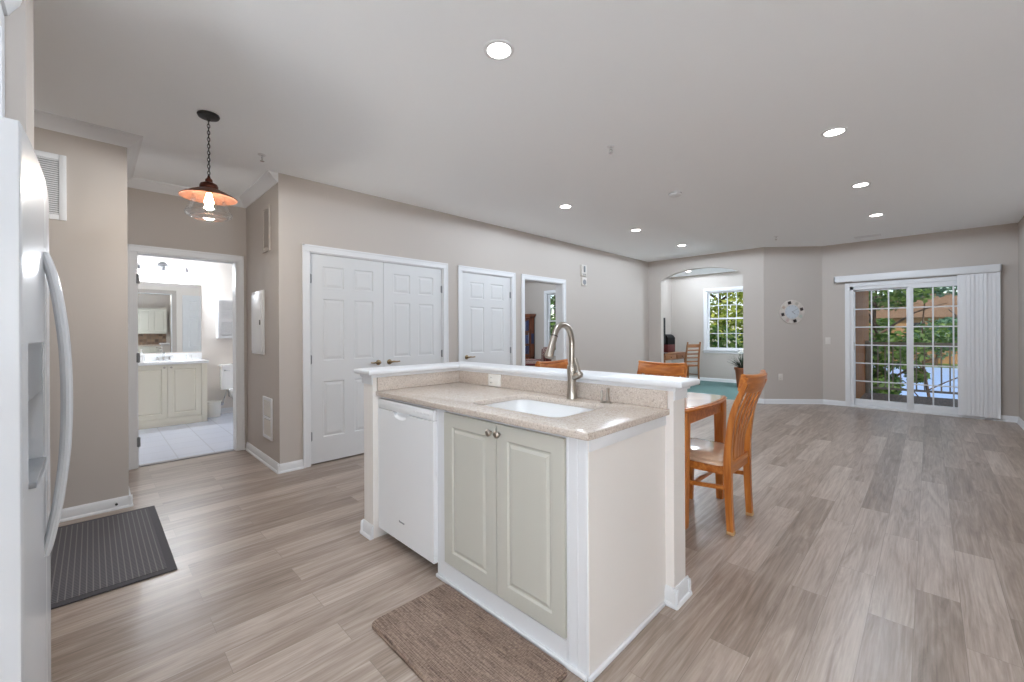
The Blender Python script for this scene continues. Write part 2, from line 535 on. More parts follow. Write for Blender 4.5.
def cyl(bm, p0, p1, r0, r1=None, n=16):
    return sweep(bm, [p0, p1], [(r0, r0), (r1 if r1 is not None else r0,) * 2], n=n)

def torus(bm, c, R, r, axis_u, axis_v, stretch=1.0, n=16, k=6):
    c = Vector(c); u = Vector(axis_u); v = Vector(axis_v); w = u.cross(v)
    rings = []
    for i in range(n):
        t = 2 * PI * i / n
        d = u * math.cos(t) + v * math.sin(t)
        ctr = c + u * (R * math.cos(t)) + v * (R * stretch * math.sin(t))
        rings.append([bm.verts.new(ctr + d * (r * math.cos(2 * PI * j / k)) + w * (r * math.sin(2 * PI * j / k))) for j in range(k)])
    fs = []
    for i in range(n):
        for j in range(k):
            fs.append(bm.faces.new((rings[i][j], rings[(i + 1) % n][j], rings[(i + 1) % n][(j + 1) % k], rings[i][(j + 1) % k])))
    bmesh.ops.recalc_face_normals(bm, faces=fs)

def rrect(x0, x1, y0, y1, r, n=6):
    out = []
    for (cx, cy, a0) in ((x1 - r, y1 - r, 0), (x0 + r, y1 - r, PI / 2), (x0 + r, y0 + r, PI), (x1 - r, y0 + r, 1.5 * PI)):
        for i in range(n + 1):
            t = a0 + PI / 2 * i / n
            out.append((cx + r * math.cos(t), cy + r * math.sin(t)))
    return out

def panel_slab(bm, w, h, t, cells, inset=0.022, depth=0.008, raise_=0.006, inset2=0.03, bev=0.003):
    """a door leaf 0..w x 0..h, front at y=0, with raised and fielded panels in the given cells (x0,x1,z0,z1)"""
    xs = sorted({0.0, w} | {c[0] for c in cells} | {c[1] for c in cells})
    zs = sorted({0.0, h} | {c[2] for c in cells} | {c[3] for c in cells})
    V = {(i, j): bm.verts.new((x, 0, z)) for i, x in enumerate(xs) for j, z in enumerate(zs)}
    front, pf = [], []
    for i in range(len(xs) - 1):
        for j in range(len(zs) - 1):
            f = bm.faces.new((V[i, j], V[i + 1, j], V[i + 1, j + 1], V[i, j + 1]))
            front.append(f)
            mx, mz = (xs[i] + xs[i + 1]) / 2, (zs[j] + zs[j + 1]) / 2
            if any(c[0] < mx < c[1] and c[2] < mz < c[3] for c in cells): pf.append(f)
    bk = [bm.verts.new(p) for p in ((0, t, 0), (w, t, 0), (w, t, h), (0, t, h))]
    bm.faces.new(bk[::-1])
    nx, nz = len(xs) - 1, len(zs) - 1
    bot = [V[i, 0] for i in range(nx + 1)]; top = [V[i, nz] for i in range(nx + 1)]
    lf = [V[0, j] for j in range(nz + 1)]; rt = [V[nx, j] for j in range(nz + 1)]
    bm.faces.new(bot[::-1] + [bk[0], bk[1]])
    bm.faces.new(top + [bk[2], bk[3]])
    bm.faces.new(lf + [bk[3], bk[0]])
    bm.faces.new(rt[::-1] + [bk[1], bk[2]])
    bmesh.ops.recalc_face_normals(bm, faces=bm.faces[:])
    bmesh.ops.inset_individual(bm, faces=pf, thickness=0.004, depth=0.0)
    bmesh.ops.inset_individual(bm, faces=pf, thickness=inset * 0.5, depth=-depth)
    bmesh.ops.inset_individual(bm, faces=pf, thickness=inset * 0.5, depth=0.0)
    bmesh.ops.inset_individual(bm, faces=pf, thickness=inset2, depth=raise_)
    return bm

# ------------------------------------------------------------------ object helpers
def thing(name, label, cat, loc=(0, 0, 0), rz=0.0, group=None, kind=None):
    o = bpy.data.objects.new(name, None)
    C.objects.link(o)
    o.location = loc
    o.rotation_euler = (0, 0, rz)
    o.empty_display_size = 0.1
    o['label'] = label
    o['category'] = cat
    if group: o['group'] = group
    if kind: o['kind'] = kind
    bpy.context.view_layer.update()
    return o

def mw(o):
    m = Matrix.Translation(o.location) @ o.rotation_euler.to_matrix().to_4x4()
    return (mw(o.parent) @ m) if o.parent else m

def obj(name, bm, material, parent=None, smooth=True, world=True, label=None):
    """link bm as one mesh object; with world=True its coordinates are world ones"""
    if parent is not None and world:
        bmesh.ops.transform(bm, matrix=mw(parent).inverted(), verts=bm.verts[:])
    me = bpy.data.meshes.new(name)
    bm.to_mesh(me); bm.free()
    if smooth:
        for p in me.polygons: p.use_smooth = True
        try: me.set_sharp_from_angle(angle=math.radians(32))
        except Exception: pass
    o = bpy.data.objects.new(name, me)
    C.objects.link(o)
    me.materials.append(material)
    if parent is not None: o.parent = parent
    if label: o['label'] = label
    return o

def struct(name, bm, material, label=None, parent=None, smooth=False):
    o = obj(name, bm, material, parent, smooth)
    if parent is None:
        o['kind'] = 'structure'
        o['category'] = name.split('_')[0]
        o['label'] = label
    return o

def tag(o, label, cat, group=None, kind=None):
    o['label'] = label; o['category'] = cat
    if group: o['group'] = group
    if kind: o['kind'] = kind
    return o

def copy_tree(o, parent=None):
    c = o.copy()
    C.objects.link(c)
    if parent is not None: c.parent = parent
    for ch in list(o.children):
        copy_tree(ch, c)
    return c

H = 2.74
XW, XB, YR, YL = -4.20, -5.33, 1.205, 0.188     # long wall, bathroom-door wall, the two sides of the recess
YA, YS, XR = 8.31, 8.96, 0.87                    # arch wall, sliding-door wall, right wall

# ------------------------------------------------------------------ floor, ceiling
bm = B(); prism(bm, [(XB - 0.06, -2.1), (-2.44, -2.1), (-2.44, -3.3), (2.7, -3.3), (2.7, 2.0), (XR + .12, 2.0), (XR + .12, YS + .1), (-1.31, YS + .1), (-2.05, YA + .07), (XW - .14, YA + .07), (XW - .14, 1.4), (XB - .06, 1.4)], -0.1, 0.0)
struct('floor', bm, M['floor'], 'grey brown wood plank laminate floor of the kitchen and living room')
bm = B(); box(bm, -8.15, XB - 0.06, -0.62, 2.72, -0.1, 0.0)
struct('floor_bathroom', bm, M['bath_tile'], 'pale square tile floor of the bathroom past the doorway')
bm = B(); prism(bm, [(-5.1, YA + .07), (-2.05, YA + .07), (-1.31, YS + .1), (-1.1, YS + .1), (-1.1, 11.3), (-5.1, 11.3)], -0.1, 0.0)
struct('floor_study', bm, M['carpet'], 'teal carpet of the study through the arch')
bm = B(); box(bm, -8.75, XW - 0.14, 4.0, YA + 0.12, -0.12, -0.001); box(bm, -5.3, XW - .14, 1.4, 4.0, -.12, -.001)
struct('floor_den', bm, M['beige_carpet'], 'beige floor of the den through the narrow doorway')
bm = B(); box(bm, -8.8, 2.8, -3.4, 11.4, H, H + 0.25)
struct('ceiling', bm, M['ceiling'], 'flat white ceiling over all rooms')

# ------------------------------------------------------------------ walls
def wall_y(bm, x0, x1, ya, yb, ops, z1=H):
    """wall slab at const y with openings (xa, xb, za, zb)"""
    xs = sorted({x0, x1} | {o[0] for o in ops} | {o[1] for o in ops})
    for a, b in zip(xs[:-1], xs[1:]):
        o = next((o for o in ops if o[0] <= (a + b) / 2 <= o[1]), None)
        if o is None: box(bm, a, b, ya, yb, 0, z1)
        else:
            if o[2] > 0.001: box(bm, a, b, ya, yb, 0, o[2])
            if o[3] < z1: box(bm, a, b, ya, yb, o[3], z1)

def wall_x(bm, xa, xb, y0, y1, ops, z1=H):
    ys = sorted({y0, y1} | {o[0] for o in ops} | {o[1] for o in ops})
    for a, b in zip(ys[:-1], ys[1:]):
        o = next((o for o in ops if o[0] <= (a + b) / 2 <= o[1]), None)
        if o is None: box(bm, xa, xb, a, b, 0, z1)
        else:
            if o[2] > 0.001: box(bm, xa, xb, a, b, 0, o[2])
            if o[3] < z1: box(bm, xa, xb, a, b, o[3], z1)

CL = (1.470, 3.024); D3 = (3.315, 4.208); D4 = (4.471, 5.380); DH = 2.055
BD = (0.300, 1.110)
bm = B(); wall_x(bm, XW - 0.14, XW, YR, YA + 0.14, [(CL[0], CL[1], 0, DH), (D3[0], D3[1], 0, DH), (D4[0], D4[1], 0, DH)])
struct('wall_long', bm, M['wall'], 'long greige wall with the closet doors and the den doorway')
bm = B(); box(bm, XB, XW - 0.14, YR, YR + 0.12, 0, H)
struct('wall_recess', bm, M['wall'], 'short greige wall of the hall recess carrying the breaker panel')
bm = B(); wall_x(bm, XB - 0.12, XB, YL - 0.12, YR + 0.12, [(BD[0], BD[1], 0, DH)]); 
struct('wall_bathroom_front', bm, M['wall'], 'greige wall around the bathroom doorway')
bm = B(); box(bm, XW - 0.14, XW, -2.1, YL, 0, H); box(bm, XB, XW - 0.14, YL - 0.12, YL, 0, H)
struct('wall_left', bm, M['wall'], 'greige wall with the return air vent beside the refrigerator')
bm = B(); box(bm, -2.60, -2.30, -0.98, -0.165, 0, H)
struct('wall_alcove', bm, M['wall'], 'narrow wall end beside the refrigerator')
bm = B(); box(bm, -2.30, -1.25, -0.98, -0.9, 0, H); box(bm, -1.33, -1.25, -3.2, -.98, 0, H); box(bm, XW - .14, -2.30, -2.2, -2.1, 0, H); box(bm, -1.33, 2.72, -3.32, -3.2, 0, H)
struct('wall_kitchen', bm, M['wall'], 'greige kitchen wall behind the refrigerator')
bm = B(); box(bm, XR, XR + 0.12, 1.9, YS + 0.14, 0, H); box(bm, XR + .12, 2.72, 1.9, 2.02, 0, H); box(bm, 2.6, 2.72, -3.2, 1.9, 0, H)
struct('wall_right', bm, M['wall'], 'greige wall at the right of the sliding door')

# arch wall
AX0, AX1, AZ, ARISE = -3.925, -2.378, 2.29, 0.21
pts = [(XW, 0), (AX0, 0), (AX0, AZ)]
N = 32
for i in range(1, N):
    u = -math.cos(PI * i / N)
    pts.append(((AX0 + AX1) / 2 + (AX1 - AX0) / 2 * u, AZ + ARISE * (1 - u * u) ** .62))
pts += [(AX1, AZ), (AX1, 0), (-2.05, 0), (-2.05, H), (XW, H)]
bm = B(); prism(bm, pts, YA, YA + 0.11, 'Y')
struct('wall_arch', bm, M['wall'], 'greige wall pierced by the wide arch to the study')
bm = B(); prism(bm, [(-2.05, YA), (-1.31, YS), (-1.31, YS + 0.15), (-2.05, YA + 0.15)], 0, H)
struct('wall_diagonal', bm, M['wall'], 'angled greige wall with the round clock')
SD = (-0.935, 0.565, 0.0, 2.0)
bm = B(); wall_y(bm, -1.31, XR, YS, YS + 0.14, [SD])
struct('wall_patio', bm, M['wall'], 'greige wall around the sliding patio door')

# study
WO = (-4.055, -3.10, 0.80, 2.30)
YO = 11.14
bm = B(); wall_y(bm, -5.09, -1.09, YO, YO + 0.14, [WO]); struct('wall_study_back', bm, M['wall'], 'study wall with the bright double hung window')
bm = B(); box(bm, -5.11, -4.97, YA + 0.14, YO, 0, H); struct('wall_study_left', bm, M['wall'], 'study wall behind the desk')
bm = B(); box(bm, -1.23, -1.09, YS + 0.151, YO, 0, H); struct('wall_study_right', bm, M['wall'], 'study wall shared with the balcony')
# den
DWO = (-7.02, -6.20, 0.75, 2.28)
bm = B(); wall_y(bm, -8.7, XW - 0.14, 8.30, 8.44, [DWO]); struct('wall_den_back', bm, M['wall'], 'den wall with a narrow double hung window')
bm = B(); box(bm, -8.75, -8.61, 4.0, 8.30, 0, H); struct('wall_den_left', bm, M['wall'], 'far side wall of the den')
bm = B(); box(bm, -8.61, XW - 0.14, 4.0, 4.12, 0, H); struct('wall_den_front', bm, M['wall'], 'near side wall of the den')
# bathroom
M['bath_wall'] = mat('bathroom paint', (226, 219, 212), 0.6)
bm = B(); box(bm, -8.15, -8.0, -0.6, 2.7, 0, H); struct('wall_bathroom_back', bm, M['bath_wall'], 'bathroom wall behind mirror and toilet')
bm = B(); box(bm, -8.0, XB - 0.12, -0.62, -0.5, 0, H); struct('wall_bathroom_left', bm, M['bath_wall'], 'bathroom wall left of the vanity')
bm = B(); box(bm, -8.0, XB - 0.12, 2.6, 2.72, 0, H); struct('wall_bathroom_right', bm, M['bath_wall'], 'bathroom wall beyond the toilet')
bm = B(); box(bm, XB - 0.14, XB - 0.121, -0.5, BD[0] - 0.07, 0, H); box(bm, XB - 0.14, XB - 0.121, BD[1] + 0.07, 2.6, 0, H); box(bm, XB - 0.14, XB - 0.121, BD[0] - .07, BD[1] + .07, DH + .07, H)
struct('wall_bathroom_inner', bm, M['bath_wall'], 'inner face of the bathroom doorway wall')

# ------------------------------------------------------------------ baseboards, casings, crown
BH = 0.083
def base_profile(bm, p0, p1, nrm, h=BH, t=0.014):
    """baseboard with an eased top and a small shoe along p0-p1, standing out by nrm"""
    p0 = Vector((*p0, 0)); p1 = Vector((*p1, 0)); n = Vector((*nrm, 0)).normalized()
    prof = [(0, 0), (t + 0.011, 0), (t + 0.011, 0.008), (t + 0.006, 0.016), (t, 0.018), (t, h - 0.02), (t * 0.6, h - 0.008), (t * 0.35, h), (0, h)]
    A = [bm.verts.new(p0 + n * a + Vector((0, 0, z))) for a, z in prof]
    Bq = [bm.verts.new(p1 + n * a + Vector((0, 0, z))) for a, z in prof]
    k = len(prof)
    fs = [bm.faces.new(A), bm.faces.new(Bq)]
    for i in range(k): fs.append(bm.faces.new((A[i], A[(i + 1) % k], Bq[(i + 1) % k], Bq[i])))
    bmesh.ops.recalc_face_normals(bm, faces=fs)
CW = 0.066
def bb(name, segs, label):
    bm = B()
    for s in segs: base_profile(bm, *s)
    struct(name, bm, M['trim'], label, smooth=True)
bb('baseboard_long', [((XW, YR - .02), (XW, CL[0] - CW), (1, 0)), ((XW, CL[1] + CW), (XW, D3[0] - CW), (1, 0)), ((XW, D3[1] + CW), (XW, D4[0] - CW), (1, 0)), ((XW, D4[1] + CW), (XW, YA), (1, 0))], 'white baseboard along the long closet wall')
bb('baseboard_recess', [((XB, YR), (XW + .02, YR), (0, -1))], 'white baseboard under the breaker panel')
bb('baseboard_left', [((XW, -2.1), (XW, YL + .02), (1, 0)), ((XB, YL), (XW + .02, YL), (0, 1))], 'white baseboard behind the door mat')
bb('baseboard_arch', [((XW, YA), (AX0, YA), (0, -1)), ((AX1, YA), (-2.05, YA), (0, -1))], 'white baseboard beside the arch')
bb('baseboard_diagonal', [((-2.05, YA), (-1.31, YS), (.66, -.751))], 'white baseboard below the round clock')
bb('baseboard_patio', [((-1.31, YS), (SD[0] - CW, YS), (0, -1)), ((SD[1] + CW, YS), (XR, YS), (0, -1))], 'white baseboard on either side of the sliding door')
bb('baseboard_right', [((XR, 1.9), (XR, YS), (-1, 0))], 'white baseboard at the right wall')
bb('baseboard_study', [((-4.97, YO), (-1.23, YO), (0, -1)), ((-4.97, YA + .14), (-4.97, YO), (1, 0))], 'white baseboard along the teal carpet')
bb('baseboard_bathroom', [((-8.0, 1.21), (-8.0, 2.6), (1, 0))], 'white baseboard behind the toilet')

def casing_x(name, x, op, label, sgn=1, depth=0.14):
    """casing and jamb lining around an opening in a wall at const x, showing towards +x (sgn=1)"""
    y0, y1 = op; z = DH
    bm = B()
    t = 0.016 * sgn
    for a, b in ((y0 - CW, y0), (y1, y1 + CW)):
        box(bm, x, x + t, a, b, 0, z, 0.003)
        box(bm, x + t, x + t + .006 * sgn, (a if a < y0 else b - .018), (a + .018 if a < y0 else b), 0, z + CW - .001, 0.002)
    box(bm, x, x + t, y0 - CW, y1 + CW, z, z + CW, 0.003)
    box(bm, x + t, x + t + .006 * sgn, y0 - CW, y1 + CW, z + CW - .018, z + CW, 0.002)
    xa, xb = x - depth * sgn, x
    box(bm, xa, xb, y0 - .001, y0 + 0.009, 0, z - .001, 0.001); box(bm, xa, xb, y1 - 0.009, y1 + .001, 0, z - .001, 0.001); box(bm, xa, xb, y0, y1, z - 0.009, z + .001, 0.001)
    return struct(name, bm, M['trim'], label)
casing_x('trim_1', XW, CL, 'white casing around the double closet doors')
casing_x('trim_2', XW, D3, 'white casing around the single six panel door')
casing_x('trim_3', XW, D4, 'white casing around the open den doorway')
tr4 = casing_x('trim_4', XB, BD, 'white casing around the bathroom doorway', depth=0.14)
bm = B(); box(bm, XB - .10, XB - .03, BD[0] + .016, BD[1] - .016, 0, 0.006, .002)
struct('trim_5', bm, M['grille_back'], 'dark threshold strip under the bathroom doorway')
for z in (1.05, 0.25, 1.80):
    bm = B(); box(bm, XB + .0, XB + .019, BD[0] - .004, BD[0] + .022, z - .045, z + .045, .003); cyl(bm, (XB + .021, BD[0] + .01, z - .047), (XB + .021, BD[0] + .01, z + .047), .005, n=8)
    obj('hinge', bm, M['appliance_grey'], tr4)

def crown(bm, p0, p1, nrm, m0=0, m1=0, d=0.085):
    """crown moulding; m0/m1 extend the ends by the projection for outside (+1) or inside (-1) mitres"""
    p0 = Vector((*p0, 0)); p1 = Vector((*p1, 0)); n = Vector((*nrm, 0)).normalized(); t = (p1 - p0).normalized()
    prof = [(0, H - d), (0.012, H - d), (0.020, H - d + .012), (0.045, H - d + .03), (0.062, H - .026), (0.075, H - .014), (d, H - .010), (d, H), (0, H)]
    A = [bm.verts.new(p0 - t * (m0 * a) + n * a + Vector((0, 0, z))) for a, z in prof]
    Bq = [bm.verts.new(p1 + t * (m1 * a) + n * a + Vector((0, 0, z))) for a, z in prof]
    k = len(prof)
    fs = [bm.faces.new(A), bm.faces.new(Bq)]
    for i in range(k): fs.append(bm.faces.new((A[i], A[(i + 1) % k], Bq[(i + 1) % k], Bq[i])))
    bmesh.ops.recalc_face_normals(bm, faces=fs)
bm = B()
crown(bm, (XW, -2.1), (XW, YL), (1, 0), 0, 1)
crown(bm, (XW, YL), (XB, YL), (0, 1), 1, -1)
crown(bm, (XB, YL), (XB, YR), (1, 0), -1, -1)
crown(bm, (XB, YR), (XW, YR), (0, -1), -1, 0)
struct('trim_6', bm, M['trim'], 'white crown moulding around the hall recess', smooth=True)

# ------------------------------------------------------------------ six panel doors
def six_panel(w, h):
    st, ml = 0.115 * w / 0.76, 0.10 * w / 0.76
    pw = (w - 2 * st - ml) / 2
    rows = [(0.24, 0.79), (0.99, 1.60), (1.70, 1.92)]
    s = h / 2.03
    return [(x, x + pw, a * s, b * s) for (a, b) in rows for x in (st, st + pw + ml)]

def lever(parent, x, y, z, d):
    """antique lever handle on a wall door facing +x; the lever points along d (+1/-1) in y"""
    bm = B()
    lathe(bm, [(0, 0), (.028, 0), (.028, .006), (.022, .011), (.012, .013), (.011, .045), (0, .045)], (x, y, z), 16, 'X')
    sweep(bm, [(x + .042, y, z), (x + .046, y + d * .03, z + .004), (x + .043, y + d * .07, z + .001), (x + .046, y + d * .105, z + .004)],
          [(.010, .010), (.010, .009), (.008, .007), (.007, .005)], side=(0, 0, 1), n=8, smooth=4)
    return obj('handle', bm, M['brass'], parent, label='antique brass lever handle')

def hinges(parent, x, y, zs):
    for z in zs:
        bm = B(); cyl(bm, (x, y, z - .045), (x, y, z + .045), .0065, n=8); box(bm, x - .008, x + .001, y - .012, y + .012, z - .04, z + .04)
        obj('hinge', bm, M['appliance_grey'], parent, label='grey butt hinge')

def wall_door(name, y0, y1, label, handle_y, hd, hinge_y, z0=0.012, z1=DH - .012):
    w, h = y1 - y0, z1 - z0
    bm = B(); panel_slab(bm, w, h, 0.035, six_panel(w, h))
    bmesh.ops.transform(bm, matrix=Matrix.Translation((XW - .014, y0, z0)) @ Matrix.Rotation(PI / 2, 4, 'Z'), verts=bm.verts[:])
    o = struct(name, bm, M['door'], label)
    lever(o, XW - .014, handle_y, 0.955, hd)
    hinges(o, XW - .006, hinge_y, (0.28, 1.02, 1.80))
    return o
mid = (CL[0] + CL[1]) / 2
wall_door('door_1', CL[0] + .012, mid - .002, 'left leaf of the white double closet doors, with six panels', mid - .065, -1, CL[0] + .011)
wall_door('door_2', mid + .002, CL[1] - .012, 'right leaf of the white double closet doors, with six panels', mid + .065, 1, CL[1] - .011)
wall_door('door_3', D3[0] + .012, D3[1] - .012, 'single white six panel door between closet and den doorway', D3[0] + .085, 1, D3[1] - .011)
# dark closet interiors behind the leaves so the floor gap reads dark
bm = B(); box(bm, XW - .60, XW - .58, CL[0] - .1, D3[1] + .1, 0, H)
struct('wall_closet', bm, M['wall'], 'back wall inside the closets')

# ------------------------------------------------------------------ kitchen island
IX0, IX1 = -2.44, -0.884        # inside of the wing wall, outer face of the side panel
IYF, IYB = 1.285, 1.905          # cabinet face, half wall face
T = thing('island_half_wall', 'low greige L-shaped half wall with white ledge behind the sink counter', 'half wall', (-1.6, 1.97, 0))
bm = B(); prism(bm, [(-2.56, 1.225), (IX0, 1.225), (IX0, IYB), (-0.842, IYB), (-0.842, 2.03), (-2.56, 2.03)], 0.0, 1.006)
obj('wall_body', bm, M['panel'], T, smooth=False)
capo = [(-2.605, 1.18), (-2.395, 1.18), (-2.395, 1.862), (-0.785, 1.862), (-0.785, 2.075), (-2.605, 2.075)]
bm = B(); fs = prism(bm, capo, 1.016, 1.047)
bmesh.ops.bevel(bm, geom=[e for e in bm.edges if abs(e.verts[0].co.z - e.verts[1].co.z) < 1e-5], offset=0.011, segments=3, profile=.5, affect='EDGES')
obj('ledge', bm, M['trim'], T, label='white bullnosed ledge')
bm = B(); prism(bm, [(-2.578, 1.207), (-2.4205, 1.207), (-2.4205, 1.886), (-0.822, 1.886), (-0.822, 2.048), (-2.578, 2.048)], 0.9985, 1.017)
prism(bm, [(-2.570, 1.215), (IX0 + .008, 1.215), (IX0 + .008, 1.2225), (-2.570, 1.2225)], 0.955, 1.0)
prism(bm, [(-0.840, 1.9), (-0.832, 1.9), (-0.832, 2.038), (-0.840, 2.038)], 0.955, 1.0)
obj('ledge_trim', bm, M['trim'], T, label='white trim strip under the ledge')
bm = B()
base_profile(bm, (-2.575, 1.225), (IX0 + .003, 1.225), (0, -1)); base_profile(bm, (-2.56, 1.205), (-2.56, 2.05), (-1, 0))
base_profile(bm, (-0.842, IYB - .02), (-0.842, 2.05), (1, 0)); base_profile(bm, (-0.884, IYB), (-0.82, IYB), (0, -1)); base_profile(bm, (-2.58, 2.03), (-0.82, 2.03), (0, 1))
obj('baseboard', bm, M['trim'], T, label='white baseboard')

# sink cabinet
T = thing('sink_cabinet', 'cream two door sink cabinet in the kitchen island', 'cabinet', (-1.36, 1.58, 0))
bm = B()
box(bm, -1.83, -1.768, 1.277, 1.86, 0.0, 0.883)                     # filler post beside dishwasher
box(bm, -0.984, -0.886, 1.277, 1.32, 0.0, 0.883, 0.002)             # corner post
box(bm, -1.768, -0.984, 1.287, 1.305, 0.02, 0.883)                  # face behind the doors
box(bm, -1.83, -0.886, 1.30, 1.86, 0.0, 0.05)
obj('body', bm, M['trim'], T, smooth=False)
bm = B(); box(bm, -0.886, IX1 + .001, 1.279, IYB - .001, 0.0, 0.883)
obj('side_panel', bm, M['panel'], T, smooth=False, label='greige end panel')
bm = B(); box(bm, IX1 + .001, IX1 + .007, 1.279, IYB - .001, 0.835, 0.8835, .002)
obj('side_trim', bm, M['trim'], T, label='white strip under the worktop')
bm = B()
for x0, x1 in ((-0.982, -0.972), (-0.938, -0.930), (-.898, -.888)):
    box(bm, x0, x1, 1.2755, 1.278, 0.0, 0.883, .0010)
obj('corner_trim', bm, M['trim'], T, label='white reeded corner strip')
bm = B(); box(bm, -1.768, -0.984, 1.276, 1.288, 0.0, 0.095)
box(bm, -1.83, -0.886, 1.262, 1.277, 0.0, 0.018, .004); box(bm, IX1 + .001, IX1 + .014, 1.265, IYB - .03, 0.0, 0.020, .005)
obj('toe_board', bm, M['trim'], T, label='white toe board')
xm = -1.366
for (x0, x1, kx) in ((-1.757, xm - .002, -1.398), (xm + .002, -0.986, -1.344)):
    w, h = x1 - x0, 0.762
    bm = B(); panel_slab(bm, w, h, 0.018, [(0.062, w - .062, 0.062, h - .062)], inset=0.020, depth=0.007, raise_=0.006, inset2=0.018)
    bmesh.ops.transform(bm, matrix=Matrix.Translation((x0, 1.268, 0.105)), verts=bm.verts[:])
    d = obj('door', bm, M['cream'], T, smooth=False, label='cream raised panel cabinet door')
    bm = B(); lathe(bm, [(0, .0), (.006, 0), (.006, .012), (.0155, .018), (.0165, .024), (.010, .029), (0, .030)], (0, 0, 0), 16, 'Y')
    for v in bm.verts: v.co = Vector((kx + v.co.x, 1.268 - v.co.y, 0.826 + v.co.z))
    bmesh.ops.recalc_face_normals(bm, faces=bm.faces[:])
    obj('knob', bm, M['nickel'], d, label='round nickel knob')

# dishwasher
T = thing('dishwasher', 'white built-in dishwasher left of the sink cabinet', 'dishwasher', (-2.136, 1.55, 0))
bm = B(); box(bm, -2.432, -1.834, 1.285, 1.86, 0.10, 0.872); box(bm, -2.43, -2.40, 1.40, 1.85, 0, .10); box(bm, -1.87, -1.84, 1.40, 1.85, 0, .10)
obj('body', bm, M['appliance'], T)
bm = B(); box(bm, -2.43, -1.836, 1.36, 1.372, 0.0, 0.10)
obj('toe_shade', bm, M['void'], T, label='dark sheet standing for the shade under the dishwasher')  # painted shade closing the void under the dishwasher
hx0, hx1, hz, hd = -2.245, -2.095, 0.809, 0.040
n = 16
notch = [(hx0 + (hx1 - hx0) * i / n, hz - hd * math.sqrt(max(0, 1 - (2 * i / n - 1) ** 2)) ** .7) for i in range(n + 1)]
bm = B()
prism(bm, [(-2.433, .066), (-2.433, hz)] + notch + [(-1.835, hz), (-1.835, .066)], 1.256, 1.284, 'Y')
dd = obj('door', bm, M['appliance'], T)
bm = B()   # scooped pocket behind the half-moon notch
V = []
for (x, z) in notch:
    V.append([bm.verts.new((x, 1.2562, z)), bm.verts.new((x, 1.268, z + (hz - z) * .25)), bm.verts.new((x, 1.278, z + (hz - z) * .6)), bm.verts.new((x, 1.281, hz + .003))])
for a, b in zip(V[:-1], V[1:]):
    for q in range(3):
        bm.faces.new((a[q], b[q], b[q + 1], a[q + 1]))
obj('pocket_handle', bm, M['appliance'], dd, label='half-moon pocket handle')
bm = B(); box(bm, -2.433, -1.835, 1.256, 1.284, hz + .003, 0.868, .003)
cp = obj('control_panel', bm, M['appliance'], T)
bm = B()
for x in (-2.02, -1.985, -1.95, -1.915, -1.88): box(bm, x, x + .016, 1.2545, 1.257, 0.836, 0.846, .0008)
obj('buttons', bm, M['appliance'], cp)
bm = B()
x = -2.185
for w in (.006, .005, .003, .005, .004, .003, .005, .005, .004):
    box(bm, x, x + w, 1.2548, 1.2565, 0.176, 0.184 + (0.004 if w == .006 else 0)); x += w + .0022
obj('badge', bm, M['appliance_grey'], dd, smooth=False, label='small grey maker mark')

# worktop with sink cut-out
T = thing('island_worktop', 'beige speckled quartz worktop with a sink cut-out and low splashback', 'worktop', (-1.65, 1.57, 0.884))
SX0, SX1, SY0, SY1 = -1.69, -1.105, 1.375, 1.775
def plate_with_hole(bm, outer, inner, z0, z1):
    vs = [[bm.verts.new((x, y, z0)) for x, y in L] for L in (outer, inner)]
    es = []
    for L in vs:
        for i in range(len(L)): es.append(bm.edges.new((L[i], L[(i + 1) % len(L)])))
    r = bmesh.ops.triangle_fill(bm, use_beauty=True, edges=es)
    fs = [g for g in r['geom'] if isinstance(g, bmesh.types.BMFace)]
    ex = bmesh.ops.extrude_face_region(bm, geom=fs)
    nv = [g for g in ex['geom'] if isinstance(g, bmesh.types.BMVert)]
    bmesh.ops.translate(bm, verts=nv, vec=(0, 0, z1 - z0))
    bmesh.ops.recalc_face_normals(bm, faces=bm.faces[:])
bm = B()
outer = [(IX0, 1.245), (-0.875, 1.245), (-0.864, 1.249), (-0.860, 1.26), (-0.860, IYB - .001), (IX0, IYB - .001)]
plate_with_hole(bm, outer, rrect(SX0, SX1, SY0, SY1, 0.06, 8), 0.884, 0.914)
bm.edges.ensure_lookup_table()
sharp = [e for e in bm.edges if len(e.link_faces) == 2 and e.calc_face_angle(0) > 1.2 and abs(e.verts[0].co.z - e.verts[1].co.z) < 1e-5]
bmesh.ops.bevel(bm, geom=sharp, offset=0.006, segments=3, profile=.5, affect='EDGES')
obj('slab', bm, M['quartz'], T)
bm = B(); box(bm, IX0 + .02, -0.868, IYB - .021, IYB - .001, 0.914, 0.998, .003)
obj('splashback', bm, M['quartz'], T)
bm = B(); box(bm, IX0 + .0005, IX0 + .02, 1.250, IYB - .001, 0.914, 0.998, .003)
obj('splashback', bm, M['quartz'], T)
